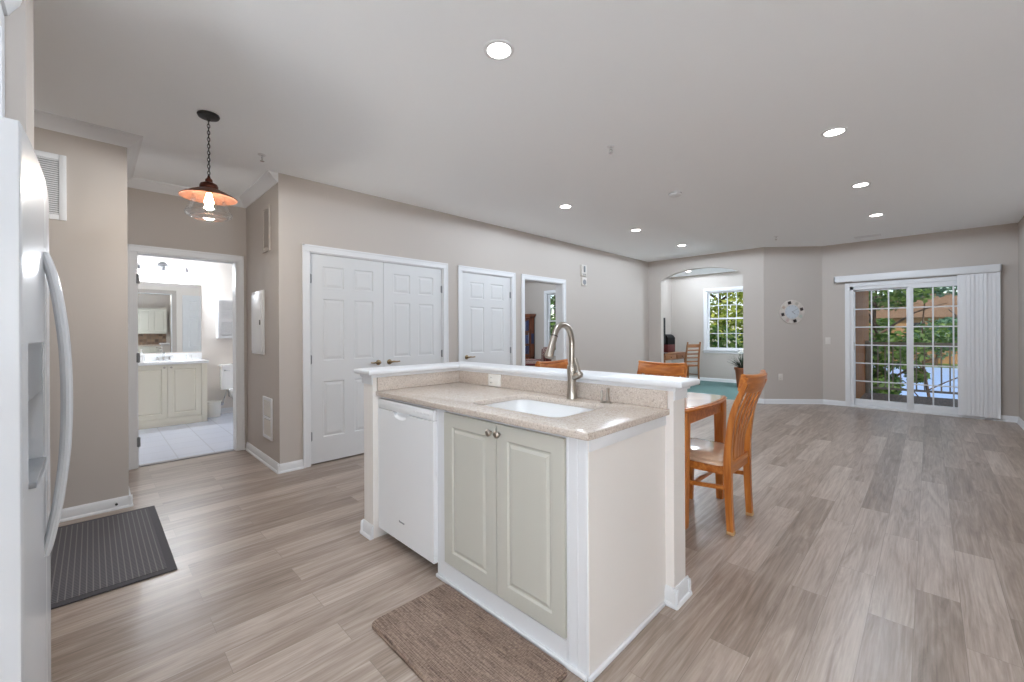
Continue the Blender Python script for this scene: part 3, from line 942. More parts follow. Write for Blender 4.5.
# sink bowl
T = thing('undermount_sink', 'white undermount sink bowl set in the beige worktop', 'sink', (-1.41, 1.565, 0.70))
bm = B()
rings = []
for (g, z, r) in ((0.030, 0.8835, 0.085), (0.012, 0.8836, 0.066), (0.008, 0.876, 0.062), (-0.006, 0.78, 0.056), (-0.03, 0.72, 0.07), (-0.075, 0.703, 0.06)):
    rings.append([bm.verts.new((x, y, z)) for x, y in rrect(SX0 - g, SX1 + g, SY0 - g, SY1 + g, r, 8)])
k = len(rings[0])
for a, b in zip(rings[:-1], rings[1:]):
    for i in range(k): bm.faces.new((a[i], a[(i + 1) % k], b[(i + 1) % k], b[i]))
bm.faces.new(rings[-1])
bmesh.ops.recalc_face_normals(bm, faces=bm.faces[:])
for f in bm.faces: f.normal_flip()
obj('bowl', bm, M['porcelain'], T)
bm = B(); lathe(bm, [(0, .702), (.02, .702), (.035, .7045), (.045, .7045), (.047, .7035)], (-1.41, 1.58, 0.001), 20)
obj('drain', bm, M['chrome'], T, label='round chrome drain')

# faucet
FX, FY = -1.372, 1.835
T = thing('kitchen_faucet', 'brushed nickel pull-down faucet with gooseneck spout behind the sink', 'faucet', (FX, FY, 0.914))
bm = B()
lathe(bm, [(0, .914), (.030, .914), (.030, .922), (.026, .935), (.0235, .96), (.0235, 1.02), (.0265, 1.055), (.0265, 1.085), (.021, 1.10), (.0165, 1.108), (0, 1.108)], (FX, FY, 0), 24)
obj('body', bm, M['nickel'], T)
dv = Vector((0.0, -1.0, 0)).normalized()
bm = B()
A = Vector((FX, FY, 0))
arc = [A + Vector((0, 0, 1.10)), A + Vector((0, 0, 1.215))]
Rg = 0.077
for i in range(0, 11):
    t = PI * 0.90 * i / 10
    arc.append(A + dv * (Rg * (1 - math.cos(t))) + Vector((0, 0, 1.222 + 1.18 * Rg * math.sin(t))))
sweep(bm, arc, (.0160, .0160), n=14)
obj('spout', bm, M['nickel'], T)
end = arc[-1]; dn = (arc[-1] - arc[-2]).normalized()
bm = B(); sweep(bm, [end - dn * .01, end + dn * .0, end + dn * .03, end + dn * .085, end + dn * .11, end + dn * .115], [(.0155,) * 2, (.0175,) * 2, (.0175,) * 2, (.0215,) * 2, (.0235,) * 2, (.021,) * 2], n=16)
obj('spray_head', bm, M['nickel'], T)
bm = B(); sweep(bm, [end - dn * .0065, end - dn * .0015], (.0182, .0182), n=16)
obj('seam_ring', bm, M['dark_plastic'], T, label='dark ring above the spray head')
lv = Vector((0.94, -0.1, 0)).normalized()
bm = B()
sweep(bm, [A + lv * .012 + Vector((0, 0, 1.03)), A + lv * .062 + Vector((0, 0, 1.05))], [(.019,) * 2, (.018,) * 2], n=14)
sweep(bm, [A + lv * .062 + Vector((0, 0, 1.05)), A + lv * .069 + Vector((0, 0, 1.053))], [(.017,) * 2, (.012,) * 2], n=14)
sweep(bm, [A + lv * .054 + Vector((0, 0, 1.055)), A + lv * .046 + Vector((0, 0, 1.09)), A + lv * .028 + Vector((0, 0, 1.135))], [(.011, .008), (.009, .007), (.010, .005)], n=8, smooth=3)
obj('lever', bm, M['nickel'], T)
# soap dispenser
T = thing('soap_dispenser', 'short brushed nickel soap dispenser right of the kitchen faucet', 'soap dispenser', (-1.175, 1.845, 0.914))
bm = B(); lathe(bm, [(0, 0), (.021, 0), (.021, .004), (.015, .007), (.009, .010), (.0075, .06), (.0095, .065), (.0095, .078), (0, .079)], (-1.153, 1.842, 0.914), 18)
obj('post', bm, M['nickel'], T)
bm = B(); lathe(bm, [(0, 0), (.012, 0), (.014, .003), (.007, .005), (.0065, .055), (.005, .062), (0, .063)], (-1.188, 1.842, 0.914), 16)
obj('nozzle', bm, M['nickel'], T)
# outlet on splashback
def outlet(T, c, rz, w, h, toggles, material):
    """plate at c facing local -y"""
    bm = B(); box(bm, -w / 2, w / 2, -.006, 0, -h / 2, h / 2, .002); obj('plate', bm, material, T, world=False)
    for x, kind in toggles:
        bm = B(); box(bm, x - .016, x + .016, -.0085, -.005, -.032 * h / .115, .032 * h / .115, .0015)
        s = obj('socket' if kind == 'o' else 'rocker', bm, material, T, world=False)
        if kind == 'o':
            for dz in (-.017, .017):
                for dx in (-.0065, .0065):
                    bm = B(); box(bm, x + dx - .0015, x + dx + .0015, -.0092, -.008, dz - .004, dz + .004); obj('slot', bm, M['slot'], s, world=False, smooth=False)
T = thing('double_outlet', 'ivory outlet and switch plate on the island splashback', 'outlet', (-2.040, IYB - .0212, 0.957))
outlet(T, None, 0, .118, .078, [(-.027, 'o'), (.027, 's')], M['plate'])
for s in T.children: pass
CLN = (.66, -.751)
rzc = math.atan2(.66, .751)
T = thing('wall_outlet', 'pale outlet plate low on the wall below the clock', 'outlet', (-1.842 + .66 * .0005, 8.493 - .751 * .0005, 0.467), rzc)
outlet(T, None, 0, .072, .115, [(0, 'o')], M['wall_plate'])
T = thing('light_switch', 'pale switch plate between the angled wall and sliding door', 'switch', (-1.235, YS - .0005, 1.10))
outlet(T, None, 0, .072, .115, [(0, 's')], M['wall_plate'])

# ------------------------------------------------------------------ refrigerator
FR = (-2.245, -1.338)
def fr_y(x):
    t = (x - FR[0]) / (FR[1] - FR[0])
    return -0.1085 + 0.0125 * (1 - (2 * t - 1) ** 2) + 0.004 * t
T = thing('refrigerator', 'white side by side refrigerator with dispenser at the left edge', 'refrigerator', (-1.79, -0.5, 0))
bm = B(); box(bm, FR[0] + .004, FR[1] - .004, -0.86, -0.195, 0.03, 1.705, .006)
for x in (-2.18, -1.40):
    for y in (-.8, -.26): cyl(bm, (x, y, 0), (x, y, .04), .025, n=12)
obj('body', bm, M['appliance_side'], T)
bm = B(); box(bm, FR[0] + .01, FR[1] - .01, -.21, -.185, .02, .085, .004); obj('kick_grille', bm, M['fridge'], T)
def fridge_slab(bm, xa, xb, z0, z1, yb=-0.188, r0=False, r1=False, n=14, off=0.0):
    pts = []
    for i in range(n + 1):
        x = xa + (xb - xa) * i / n
        pts.append((x, fr_y(x) - off))
    rr = .014
    if r0:
        y = fr_y(xa); pts = [(xa, y - rr), (xa + rr * .3, y - rr * .3), (xa + rr, y)] + [p for p in pts if p[0] > xa + rr * 1.2]
    if r1:
        y = fr_y(xb); pts = [p for p in pts if p[0] < xb - .006] + [(xb - .004, y - .0005), (xb - .001, y - .002), (xb, y - .005)]
    prism(bm, pts + [(xb, yb), (xa, yb)], z0, z1)
XM = -1.782
Z0, Z1 = 0.095, 1.72
bm = B(); fridge_slab(bm, FR[0], XM - .004, Z0, Z1, r0=True, r1=True)
rd = obj('door', bm, M['fridge'], T, label='white right-hand refrigerator door')
DX0, DX1, DZ0, DZ1, DZ2 = -1.70, -1.42, 0.93, 1.125, 1.255     # dispenser cut-out and control panel
bm = B()
fridge_slab(bm, XM + .004, FR[1], Z0, DZ0, r1=True); fridge_slab(bm, XM + .004, FR[1], DZ2, Z1, r1=True)
fridge_slab(bm, XM + .004, DX0, DZ0, DZ2); fridge_slab(bm, DX1, FR[1], DZ0, DZ2, r1=True)
box(bm, DX0, DX1, -.195, -.180, DZ0, DZ2)
ld = obj('door', bm, M['fridge'], T, label='white freezer door with dispenser')
bm = B(); prism(bm, [(DX0, -.18), (DX0, fr_y(DX0) - .002), (DX1, fr_y(DX1) - .002), (DX1, -.18)], DZ1, DZ2)
obj('control_panel', bm, M['appliance_grey'], ld, smooth=False, label='grey dispenser control panel')
bm = B(); box(bm, DX0, DX1, -.18, fr_y(-1.56) + .008, DZ0, DZ0 + .014, .003)
obj('drip_tray', bm, M['appliance_grey'], ld, label='grey drip tray')
bm = B(); box(bm, -1.60, -1.52, -.175, -.150, .99, 1.125, .006); obj('paddle', bm, M['appliance_grey'], ld)
for (d, x) in ((rd, -1.826), (ld, -1.738)):
    y = fr_y(x)
    bm = B()
    zs = [1.502, 1.48, 1.44, 1.36, 1.24, 1.09, .94, .82, .74, .69, .665]
    ys = [.0, .006, .015, .027, .038, .042, .038, .027, .015, .006, .0]
    sweep(bm, [(x, y + q, z) for z, q in zip(zs, ys)], [(.017, .010), (.0175, .011), (.0165, .011)] + [(.016, .0115)] * 5 + [(.0165, .011), (.0175, .011), (.017, .010)], side=(1, 0, 0), n=12, smooth=3)
    obj('handle', bm, M['fridge'], d, label='white bowed bar handle')

# cabinet above the refrigerator
T = thing('bridge_cabinet', 'white wall cabinet with crown trim above the refrigerator', 'cabinet', (-1.80, -0.5, 1.78))
bm = B(); box(bm, -2.299, -1.30, -.885, -.232, 1.78, 2.40); obj('body', bm, M['trim'], T)
for i in range(2):
    x0 = -2.295 + i * .497
    bm = B(); panel_slab(bm, .493, .60, .018, [(.06, .433, .06, .54)])
    bmesh.ops.transform(bm, matrix=Matrix.Translation((x0 + .493, -.213, 1.79)) @ Matrix.Rotation(PI, 4, 'Z'), verts=bm.verts[:])
    obj('door', bm, M['trim'], T, smooth=False)
bm = B(); prism(bm, [(-.885, 2.40), (-.205, 2.40), (-.195, 2.42), (-.178, 2.45), (-.172, 2.47), (-.885, 2.47)], -2.299, -1.28, 'X'); obj('crown', bm, M['trim'], T)

# ------------------------------------------------------------------ mats
T = thing('door_mat', 'charcoal ribbed rubber door mat in front of the refrigerator', 'mat', (-3.47, -0.06, 0.001))
bm = B(); box(bm, -4.06, -2.88, -.45, .322, .001, .009, .004); obj('border', bm, M['mat_edge'], T)
bm = B(); box(bm, -4.02, -2.92, -.41, .282, .0085, .0115, .001); obj('ribbed_field', bm, M['mat_ribbed'], T)
bm = B(); fs = prism(bm, rrect(-1.735, -.952, .848, 1.258, .035, 5), .001, .016)
bmesh.ops.bevel(bm, geom=[e for e in bm.edges if e.verts[0].co.z > .01 and e.verts[1].co.z > .01], offset=.007, segments=3, affect='EDGES')
o = obj('kitchen_mat', bm, M['mat_woven'])
tag(o, 'brown woven anti-fatigue mat on the floor by the sink cabinet', 'mat')

# ------------------------------------------------------------------ ceiling fittings
def lamp(x, y, label, w=LAMP_W, group='recessed ceiling lamps'):
    T = thing('recessed_light', label, 'ceiling light', (x, y, H), 0, group)
    bm = B(); lathe(bm, [(.058, -.002), (.062, -.006), (.078, -.004), (.080, 0)], (0, 0, 0), 28); obj('trim_ring', bm, M['trim'], T, world=False)
    bm = B(); lathe(bm, [(0, -.0035), (.060, -.0035)], (0, 0, 0), 28)
    obj('diffuser', bm, M['lamp_disc'], T, world=False, label='glowing white diffuser')
    ld_ = bpy.data.lights.new('recessed_lamp', 'SPOT'); ld_.spot_size = math.radians(178); ld_.spot_blend = .06; ld_.shadow_soft_size = .05; ld_.energy = w; ld_.color = (0.83, .955, 1.09)
    lo = bpy.data.objects.new('recessed_lamp', ld_); C.objects.link(lo); lo.parent = T; lo.location = (0, 0, -.014)
    return T
lamp(-1.576, 1.496, 'glowing round recessed light above the kitchen island, largest in view')
lamp(-0.490, 3.868, 'recessed light nearest the camera in the right-hand ceiling row')
lamp(-0.480, 5.463, 'middle recessed light of the right-hand ceiling row')
lamp(-0.470, 7.033, 'recessed light nearest the sliding door in the right-hand ceiling row')
lamp(-3.000, 3.906, 'recessed light nearest the camera in the ceiling row by the long wall')
lamp(-2.990, 5.547, 'middle recessed light of the ceiling row by the long wall')
lamp(-2.980, 7.100, 'recessed light nearest the arch in the ceiling row by the long wall')
lamp(-4.165, 10.30, 'recessed light in the study ceiling seen through the arch', LAMP_W * 1.3)

def sprinkler(x, y, label):
    T = thing('sprinkler_head', label, 'sprinkler', (x, y, H), 0, 'ceiling sprinklers')
    bm = B(); lathe(bm, [(0, -.006), (.026, -.005), (.032, 0)], (0, 0, 0), 18); obj('escutcheon', bm, M['trim'], T, world=False)
    bm = B(); cyl(bm, (0, 0, 0), (0, 0, -.025), .008, n=10); sweep(bm, [(.009, 0, -.022), (.012, 0, -.036), (.003, 0, -.05)], (.003, .003), n=6); sweep(bm, [(-.009, 0, -.022), (-.012, 0, -.036), (-.003, 0, -.05)], (.003, .003), n=6)
    obj('frame_arms', bm, M['chrome'], T, world=False)
    bm = B(); lathe(bm, [(0, -.050), (.017, -.0505), (.017, -.053), (0, -.054)], (0, 0, 0), 14); obj('deflector', bm, M['chrome'], T, world=False)
sprinkler(-1.776, 2.90, 'small chrome sprinkler head in the ceiling beyond the island')
sprinkler(-1.676, 7.50, 'tiny sprinkler head in the ceiling near the angled wall')
sprinkler(-3.87, 0.99, 'chrome sprinkler head in the ceiling beside the pendant lamp')
T = thing('smoke_detector', 'flat round white smoke detector on the living room ceiling', 'smoke detector', (-1.90, 4.363, H))
bm = B(); lathe(bm, [(0, -.036), (.045, -.035), (.062, -.024), (.066, -.006), (.068, 0)], (0, 0, 0), 26); obj('housing', bm, M['trim'], T, world=False)
bm = B(); lathe(bm, [(.0645, -.013), (.0665, -.012), (.067, -.008), (.0655, -.007)], (0, 0, 0), 26); obj('vent_ring', bm, M['grille_back'], T, world=False)
T = thing('ceiling_vent', 'white slotted air vent in the ceiling before the sliding door', 'vent', (-0.672, 8.50, H))
bm = B()
box(bm, -.155, .155, -.075, -.060, -.008, 0, .002); box(bm, -.155, .155, .060, .075, -.008, 0, .002); box(bm, -.155, -.140, -.06, .06, -.008, 0, .002); box(bm, .14, .155, -.06, .06, -.008, 0, .002)
obj('frame', bm, M['trim'], T, world=False)
bm = B(); box(bm, -.14, .14, -.06, .06, -.002, 0); obj('backing', bm, M['grille_back'], T, world=False)
bm = B()
for i in range(7): 
    y = -.05 + i * .0165
    sweep(bm, [(-.14, y, -.005), (.14, y, -.005)], (.0045, .0012), side=(0, 1, -.7), rect=True)
obj('slats', bm, M['trim'], T, world=False)

# pendant lamp
PX, PY = -3.412, 0.556
T = thing('pendant_lamp', 'copper pendant lamp with glass shade hanging on a chain in the hall', 'pendant lamp', (PX, PY, H))
bm = B(); lathe(bm, [(0, 0), (.062, 0), (.064, -.006), (.058, -.018), (.02, -.024), (0, -.026)], (PX, PY, H), 28); obj('ceiling_canopy', bm, M['iron'], T)
bm = B(); z = H - .030; i = 0
while z > 2.325:
    torus(bm, (PX, PY, z), .0075, .0024, (1, 0, 0) if i % 2 else (0, 1, 0), (0, 0, 1), 1.9, 12, 5); z -= .0225; i += 1
cyl(bm, (PX + .006, PY, H - .02), (PX + .004, PY + .004, 2.32), .0016, n=6)
obj('chain', bm, M['iron'], T)
bm = B(); lathe(bm, [(0, 2.335), (.006, 2.335), (.010, 2.318), (.020, 2.306), (.022, 2.290), (.030, 2.284), (.046, 2.276), (.052, 2.262), (.052, 2.245), (.045, 2.240)], (PX, PY, 0), 28); obj('cap', bm, M['copper_dark'], T)
bm = B()
lathe(bm, [(.040, 2.246), (.070, 2.236), (.105, 2.220), (.138, 2.201), (.158, 2.188), (.162, 2.185), (.1605, 2.182), (.136, 2.196), (.103, 2.2145), (.069, 2.230), (.038, 2.240)], (PX, PY, 0), 40)
obj('saucer_shade', bm, M['copper'], T)
bm = B(); lathe(bm, [(.088, 2.218), (.094, 2.18), (.108, 2.135), (.122, 2.100), (.131, 2.080), (.129, 2.064), (.118, 2.056), (.104, 2.054)], (PX, PY, 0), 40)
obj('glass_shade', bm, M['jar'], T)
bm = B(); torus(bm, (PX, PY, 2.0545), .104, .004, (1, 0, 0), (0, 1, 0), 1, 40, 6); torus(bm, (PX, PY, 2.080), .131, .0025, (1, 0, 0), (0, 1, 0), 1, 40, 6); 
obj('glass_rim', bm, M['jar'], T)
bm = B(); cyl(bm, (PX, PY, 2.25), (PX, PY, 2.215), .017, n=14); obj('socket', bm, M['brass'], T)
bm = B(); lathe(bm, [(0, 2.217), (.013, 2.215), (.017, 2.195), (.026, 2.165), (.027, 2.150), (.020, 2.132), (.008, 2.124), (0, 2.123)], (PX, PY, 0), 18); obj('bulb', bm, M['bulb'], T, label='glowing warm bulb')
pl = bpy.data.lights.new('pendant_bulb', 'POINT'); pl.energy = 16; pl.color = (1, .96, .90); pl.shadow_soft_size = .03
po = bpy.data.objects.new('pendant_bulb', pl); C.objects.link(po); po.parent = T; po.location = (0, 0, 2.10 - H)

# ------------------------------------------------------------------ wall fittings
def louvre(T, w, h, fr, n, mats, rows=1, depth=.012):
    """grille facing local -y, centred on the origin"""
    bm = B()
    box(bm, -w / 2, -w / 2 + fr, -depth, 0, -h / 2, h / 2, .002); box(bm, w / 2 - fr, w / 2, -depth, 0, -h / 2, h / 2, .002)
    box(bm, -w / 2 + fr, w / 2 - fr, -depth, 0, h / 2 - fr, h / 2, .002); box(bm, -w / 2 + fr, w / 2 - fr, -depth, 0, -h / 2, -h / 2 + fr, .002)
    if rows == 2: box(bm, -w / 2 + fr, w / 2 - fr, -depth, 0, -fr * .35, fr * .35, .002)
    obj('frame', bm, mats[0], T, world=False)
    bm = B(); box(bm, -w / 2 + fr * .9, w / 2 - fr * .9, -.003, 0, -h / 2 + fr * .9, h / 2 - fr * .9); obj('backing', bm, mats[2], T, world=False)
    bm = B()
    for i in range(n):
        z = -h / 2 + fr + (h - 2 * fr) * (i + .5) / n
        if rows == 2 and abs(z) < fr * .4: continue
        s = (h - 2 * fr) / n
        sweep(bm, [(-w / 2 + fr, -depth * .55, z), (w / 2 - fr, -depth * .55, z)], (s * .42, .0008), side=(0, -.55, -1), rect=True)
    obj('slats', bm, mats[1], T, world=False)
T = thing('return_air_vent', 'large white louvred return air vent high on the wall beside the refrigerator', 'vent', (XW + .0005, -.365, 2.277), PI / 2)
louvre(T, .49, .445, .036, 26, (M['trim'], M['trim'], M['grille_back']))
T = thing('wall_grille', 'small white two-part air grille low on the recess wall', 'vent', (-4.545, YR - .0005, .455), 0)
louvre(T, .29, .40, .03, 20, (M['trim'], M['wall_plate'], M['grille_back']), rows=2)
T = thing('painted_grille', 'wall-coloured air grille high on the recess wall above the breaker panel', 'vent', (-4.56, YR - .0005, 2.29), 0)
louvre(T, .23, .44, .03, 18, (M['wall'], M['wall'], M['wall']))
T = thing('breaker_panel', 'white metal breaker panel door on the recess wall', 'breaker panel', (-4.855, YR, 1.385))
bm = B(); box(bm, -5.06, -4.65, YR - .014, YR, 1.065, 1.705, .003); obj('frame', bm, M['panel_grey'], T)
bm = B(); box(bm, -5.03, -4.68, YR - .026, YR - .013, 1.095, 1.675, .004)
d = obj('door', bm, M['panel_grey'], T)
bm = B(); box(bm, -4.725, -4.70, YR - .032, YR - .025, 1.36, 1.41, .003); obj('latch', bm, M['dark_plastic'], d, label='dark latch')
T = thing('strobe_alarm', 'white fire alarm strobe high on the long wall', 'alarm', (XW, 5.94, 2.32))
bm = B(); box(bm, XW, XW + .035, 5.87, 6.01, 2.225, 2.415, .006); obj('housing', bm, M['wall_plate'], T)
bm = B(); box(bm, XW + .034, XW + .06, 5.915, 5.945, 2.29, 2.395, .008); obj('strobe_lens', bm, M['appliance_grey'], T, label='clear grey strobe lens')
bm = B()
for i in range(4): box(bm, XW + .034, XW + .037, 5.89, 5.99, 2.236 + i * .009, 2.240 + i * .009)
obj('horn_slots', bm, M['slot'], T, smooth=False)
T = thing('wall_horn', 'grey and white sounder just below the alarm strobe', 'alarm', (XW, 5.95, 2.13))
bm = B(); box(bm, XW, XW + .03, 5.885, 6.02, 2.065, 2.205, .006); obj('housing', bm, M['wall_plate'], T)
bm = B(); lathe(bm, [(0, .034), (.03, .036), (.044, .034), (.048, .028)], (XW, 5.952, 2.125), 20, 'X'); obj('speaker_cone', bm, M['appliance_grey'], T)
T = thing('door_stop', 'tiny spring door stop on the baseboard behind the mat', 'door stop', (XW + .014, .12, .05))
bm = B(); cyl(bm, (XW + .013, .12, .05), (XW + .05, .12, .05), .005, n=8); obj('spring', bm, M['chrome'], T)
bm = B(); cyl(bm, (XW + .05, .12, .05), (XW + .06, .12, .05), .008, n=10); obj('tip', bm, M['dark_plastic'], T)

# clock
T = thing('wall_clock', 'round pale wall clock with four dark squares on its rim', 'clock', (-1.699 + .66 * .001, 8.619 - .751 * .001, 1.603), rzc)
Rc = .205
bm = B(); lathe(bm, [(0, 0), (Rc, 0), (Rc + .004, .010), (Rc, .022), (Rc * .66, .016), (Rc * .60, .020), (0, .020)], (0, 0, 0), 40, 'Y')
for v in bm.verts: v.co.y = -v.co.y
bmesh.ops.recalc_face_normals(bm, faces=bm.faces[:])
obj('rim', bm, mat('clock rim glaze', (206, 198, 190), .35, noise=.06, scale=18), T, world=False)
bm = B(); lathe(bm, [(0, .0215), (Rc * .58, .0212), (Rc * .59, .018)], (0, 0, 0), 32, 'Y')
for v in bm.verts: v.co.y = -v.co.y
bmesh.ops.recalc_face_normals(bm, faces=bm.faces[:])
dial = obj('dial', bm, mat('clock dial', (196, 202, 208), .35), T, world=False)
def clock_box(bm, ang, r, w, h, y0, y1):
    b2 = bmesh.new(); box(b2, -w / 2, w / 2, -y1, -y0, r - h / 2, r + h / 2, .001)
    bmesh.ops.transform(b2, matrix=Matrix.Rotation(ang, 4, 'Y'), verts=b2.verts[:])
    me = bpy.data.meshes.new('t'); b2.to_mesh(me); b2.free(); bm.from_mesh(me); bpy.data.meshes.remove(me)
for a in (-16, 74, 164, 254):
    bm = B(); clock_box(bm, math.radians(a), Rc * .80, .052, .050, .016, .0235)
    obj('dark_square', bm, mat('clock dark tile', (44, 34, 34), .4, noise=.4, scale=40), T, world=False)
for a, c in ((29, (186, 178, 168)), (119, (186, 196, 186)), (209, (196, 176, 170)), (299, (190, 170, 156))):
    bm = B(); clock_box(bm, math.radians(a), Rc * .80, .048, .046, .014, .0225)
    obj('pale_square', bm, mat('clock pale tile', c, .4), T, world=False)
for i in range(12):
    bm = B(); clock_box(bm, 2 * PI * i / 12, Rc * .5, .005, .014, .0212, .0225); obj('hour_mark', bm, M['slot'], dial, world=False)
bm = B(); clock_box(bm, math.radians(130), .03, .006, .075, .0225, .0235); obj('hour_hand', bm, M['slot'], T, world=False)
bm = B(); clock_box(bm, math.radians(60), .04, .004, .10, .0235, .0245); obj('minute_hand', bm, M['slot'], T, world=False)

# ------------------------------------------------------------------ sliding patio door and blind
y = YS
bm = B()
x0, x1, zt = SD[0], SD[1], SD[3]
box(bm, x0 - CW, x0, y - .018, y, 0, zt + CW, .003); box(bm, x1, x1 + CW, y - .018, y, 0, zt + CW, .003); box(bm, x0, x1, y - .018, y, zt, zt + CW, .003)
struct('trim_7', bm, M['trim'], 'white casing around the sliding patio door')
bm = B()
box(bm, x0, x0 + .045, y, y + .13, .0, zt); box(bm, x1 - .045, x1, y, y + .13, .0, zt); box(bm, x0, x1, y, y + .13, zt - .05, zt); box(bm, x0, x1, y - .03, y + .13, 0, .03, .004)
d4 = struct('door_4', bm, M['trim'], 'white sliding patio door of two gridded glass panels')
for (a, b, ya, n, lab) in ((-0.905, -0.19, y + .055, 'left', 'left sliding glass panel with white grid'), (-0.232, 0.545, y + .005, 'right', 'right glass panel with white grid')):
    st = .062 if n == 'right' else .02
    L, Rr = (a + .062, b - .075) if n == 'right' else (a + .030, b - .060)
    zb, zt2 = .135, 1.925
    bm = B()
    box(bm, a, L, ya, ya + .04, .03, zt - .05, .002); box(bm, Rr, b, ya, ya + .04, .03, zt - .05, .002)
    box(bm, L, Rr, ya, ya + .04, .03, zb, .002); box(bm, L, Rr, ya, ya + .04, zt2, zt - .05, .002)
    ps = obj('door_panel', bm, M['trim'], d4, label=lab)
    bm = B()
    for i in (1, 2): box(bm, L + (Rr - L) * i / 3 - .009, L + (Rr - L) * i / 3 + .009, ya + .010, ya + .030, zb, zt2, .002)
    for j in range(1, 6): box(bm, L, Rr, ya + .011, ya + .029, zb + (zt2 - zb) * j / 6 - .009, zb + (zt2 - zb) * j / 6 + .009, .002)
    obj('muntins', bm, M['trim'], ps)
    bm = B(); box(bm, L - .005, Rr + .005, ya + .018, ya + .022, zb - .005, zt2 + .005); obj('glass_pane', bm, M['glass'], ps, smooth=False)
    if n == 'left':
        bm = B(); box(bm, a + .001, a + .018, ya - .03, ya, .95, 1.08, .006); obj('handle', bm, M['brass'], ps, label='small brass pull')
T = thing('vertical_blind', 'white vertical blind drawn to the right of the sliding door under a long valance', 'blind', (-.2, y - .06, 2.1))
bm = B(); box(bm, -1.135, .715, y - .105, y - .090, 2.082, 2.185, .003); box(bm, -1.135, -1.12, y - .105, y - .0185, 2.082, 2.185, .003); box(bm, .70, .715, y - .105, y - .0185, 2.082, 2.185, .003); box(bm, -1.12, .70, y - .09, y - .0185, 2.172, 2.185)
obj('valance', bm, M['trim'], T)
bm = B(); box(bm, -.90, .69, y - .075, y - .04, 2.075, 2.105, .003); obj('headrail', bm, M['trim'], T)
for i in range(9):
    xx = .338 + i * .0405
    bm = B()
    a = math.radians(-15 - (i % 3) * 4)
    w = .089
    pts = []
    for k in range(7):
        u = (k / 6 - .5) * w
        pts.append((u, -.006 * (1 - (2 * k / 6 - 1) ** 2)))
    yc = y - .052
    out = [(xx + u * math.cos(a) - v * math.sin(a), yc + u * math.sin(a) + v * math.cos(a)) for u, v in pts]
    out2 = [(xx + u * math.cos(a) - (v + .0012) * math.sin(a), yc + u * math.sin(a) + (v + .0012) * math.cos(a)) for u, v in pts]
    prism(bm, out + out2[::-1], .035, 2.08)
    obj('slat', bm, M['blind'], T)

# ------------------------------------------------------------------ dining table and chairs
TX0, TX1, TY0, TY1, TZ = -2.27, -1.10, 2.66, 3.44, .78
T = thing('dining_table', 'oak dining table with a pale polished top behind the island', 'table', (-1.75, 3.05, 0))
def bowed(inset):
    n = 8; pts = []
    for i in range(n + 1):
        t = i / n; pts.append((TX1 - inset + .05 * (1 - (2 * t - 1) ** 2), TY0 + inset + (TY1 - TY0 - 2 * inset) * t))
    for i in range(n + 1):
        t = i / n; pts.append((TX0 + inset - .05 * (1 - (2 * t - 1) ** 2), TY1 - inset - (TY1 - TY0 - 2 * inset) * t))
    return pts
bm = B(); prism(bm, bowed(0), TZ - .028, TZ - .001)
bmesh.ops.bevel(bm, geom=[e for e in bm.edges if abs(e.verts[0].co.z - e.verts[1].co.z) < 1e-5], offset=.010, segments=3, affect='EDGES')
tt = obj('tabletop', bm, M['oak_x'], T)
bm = B(); prism(bm, bowed(.022), TZ - .002, TZ + .001); obj('top_inlay', bm, M['tabletop'], tt, label='pale polished inlay')
bm = B()
box(bm, TX0 + .06, TX1 - .03, TY0 + .035, TY0 + .057, TZ - .115, TZ - .028); box(bm, TX0 + .06, TX1 - .03, TY1 - .057, TY1 - .035, TZ - .115, TZ - .028)
box(bm, TX0 + .04, TX0 + .062, TY0 + .04, TY1 - .04, TZ - .115, TZ - .028); box(bm, TX1 - .04, TX1 - .018, TY0 + .04, TY1 - .04, TZ - .115, TZ - .028)
obj('apron', bm, M['oak_x'], T)
for sx, sy in ((TX1 - .035, TY0 + .05), (TX1 - .035, TY1 - .05), (TX0 + .055, TY0 + .05), (TX0 + .055, TY1 - .05)):
    bm = B(); sweep(bm, [(sx, sy, TZ - .03), (sx, sy, TZ - .12), (sx, sy, .03), (sx, sy, 0)], [(.036, .036), (.036, .036), (.026, .026), (.024, .024)], side=(1, 0, 0), rect=True)
    obj('leg', bm, M['oak'], T)

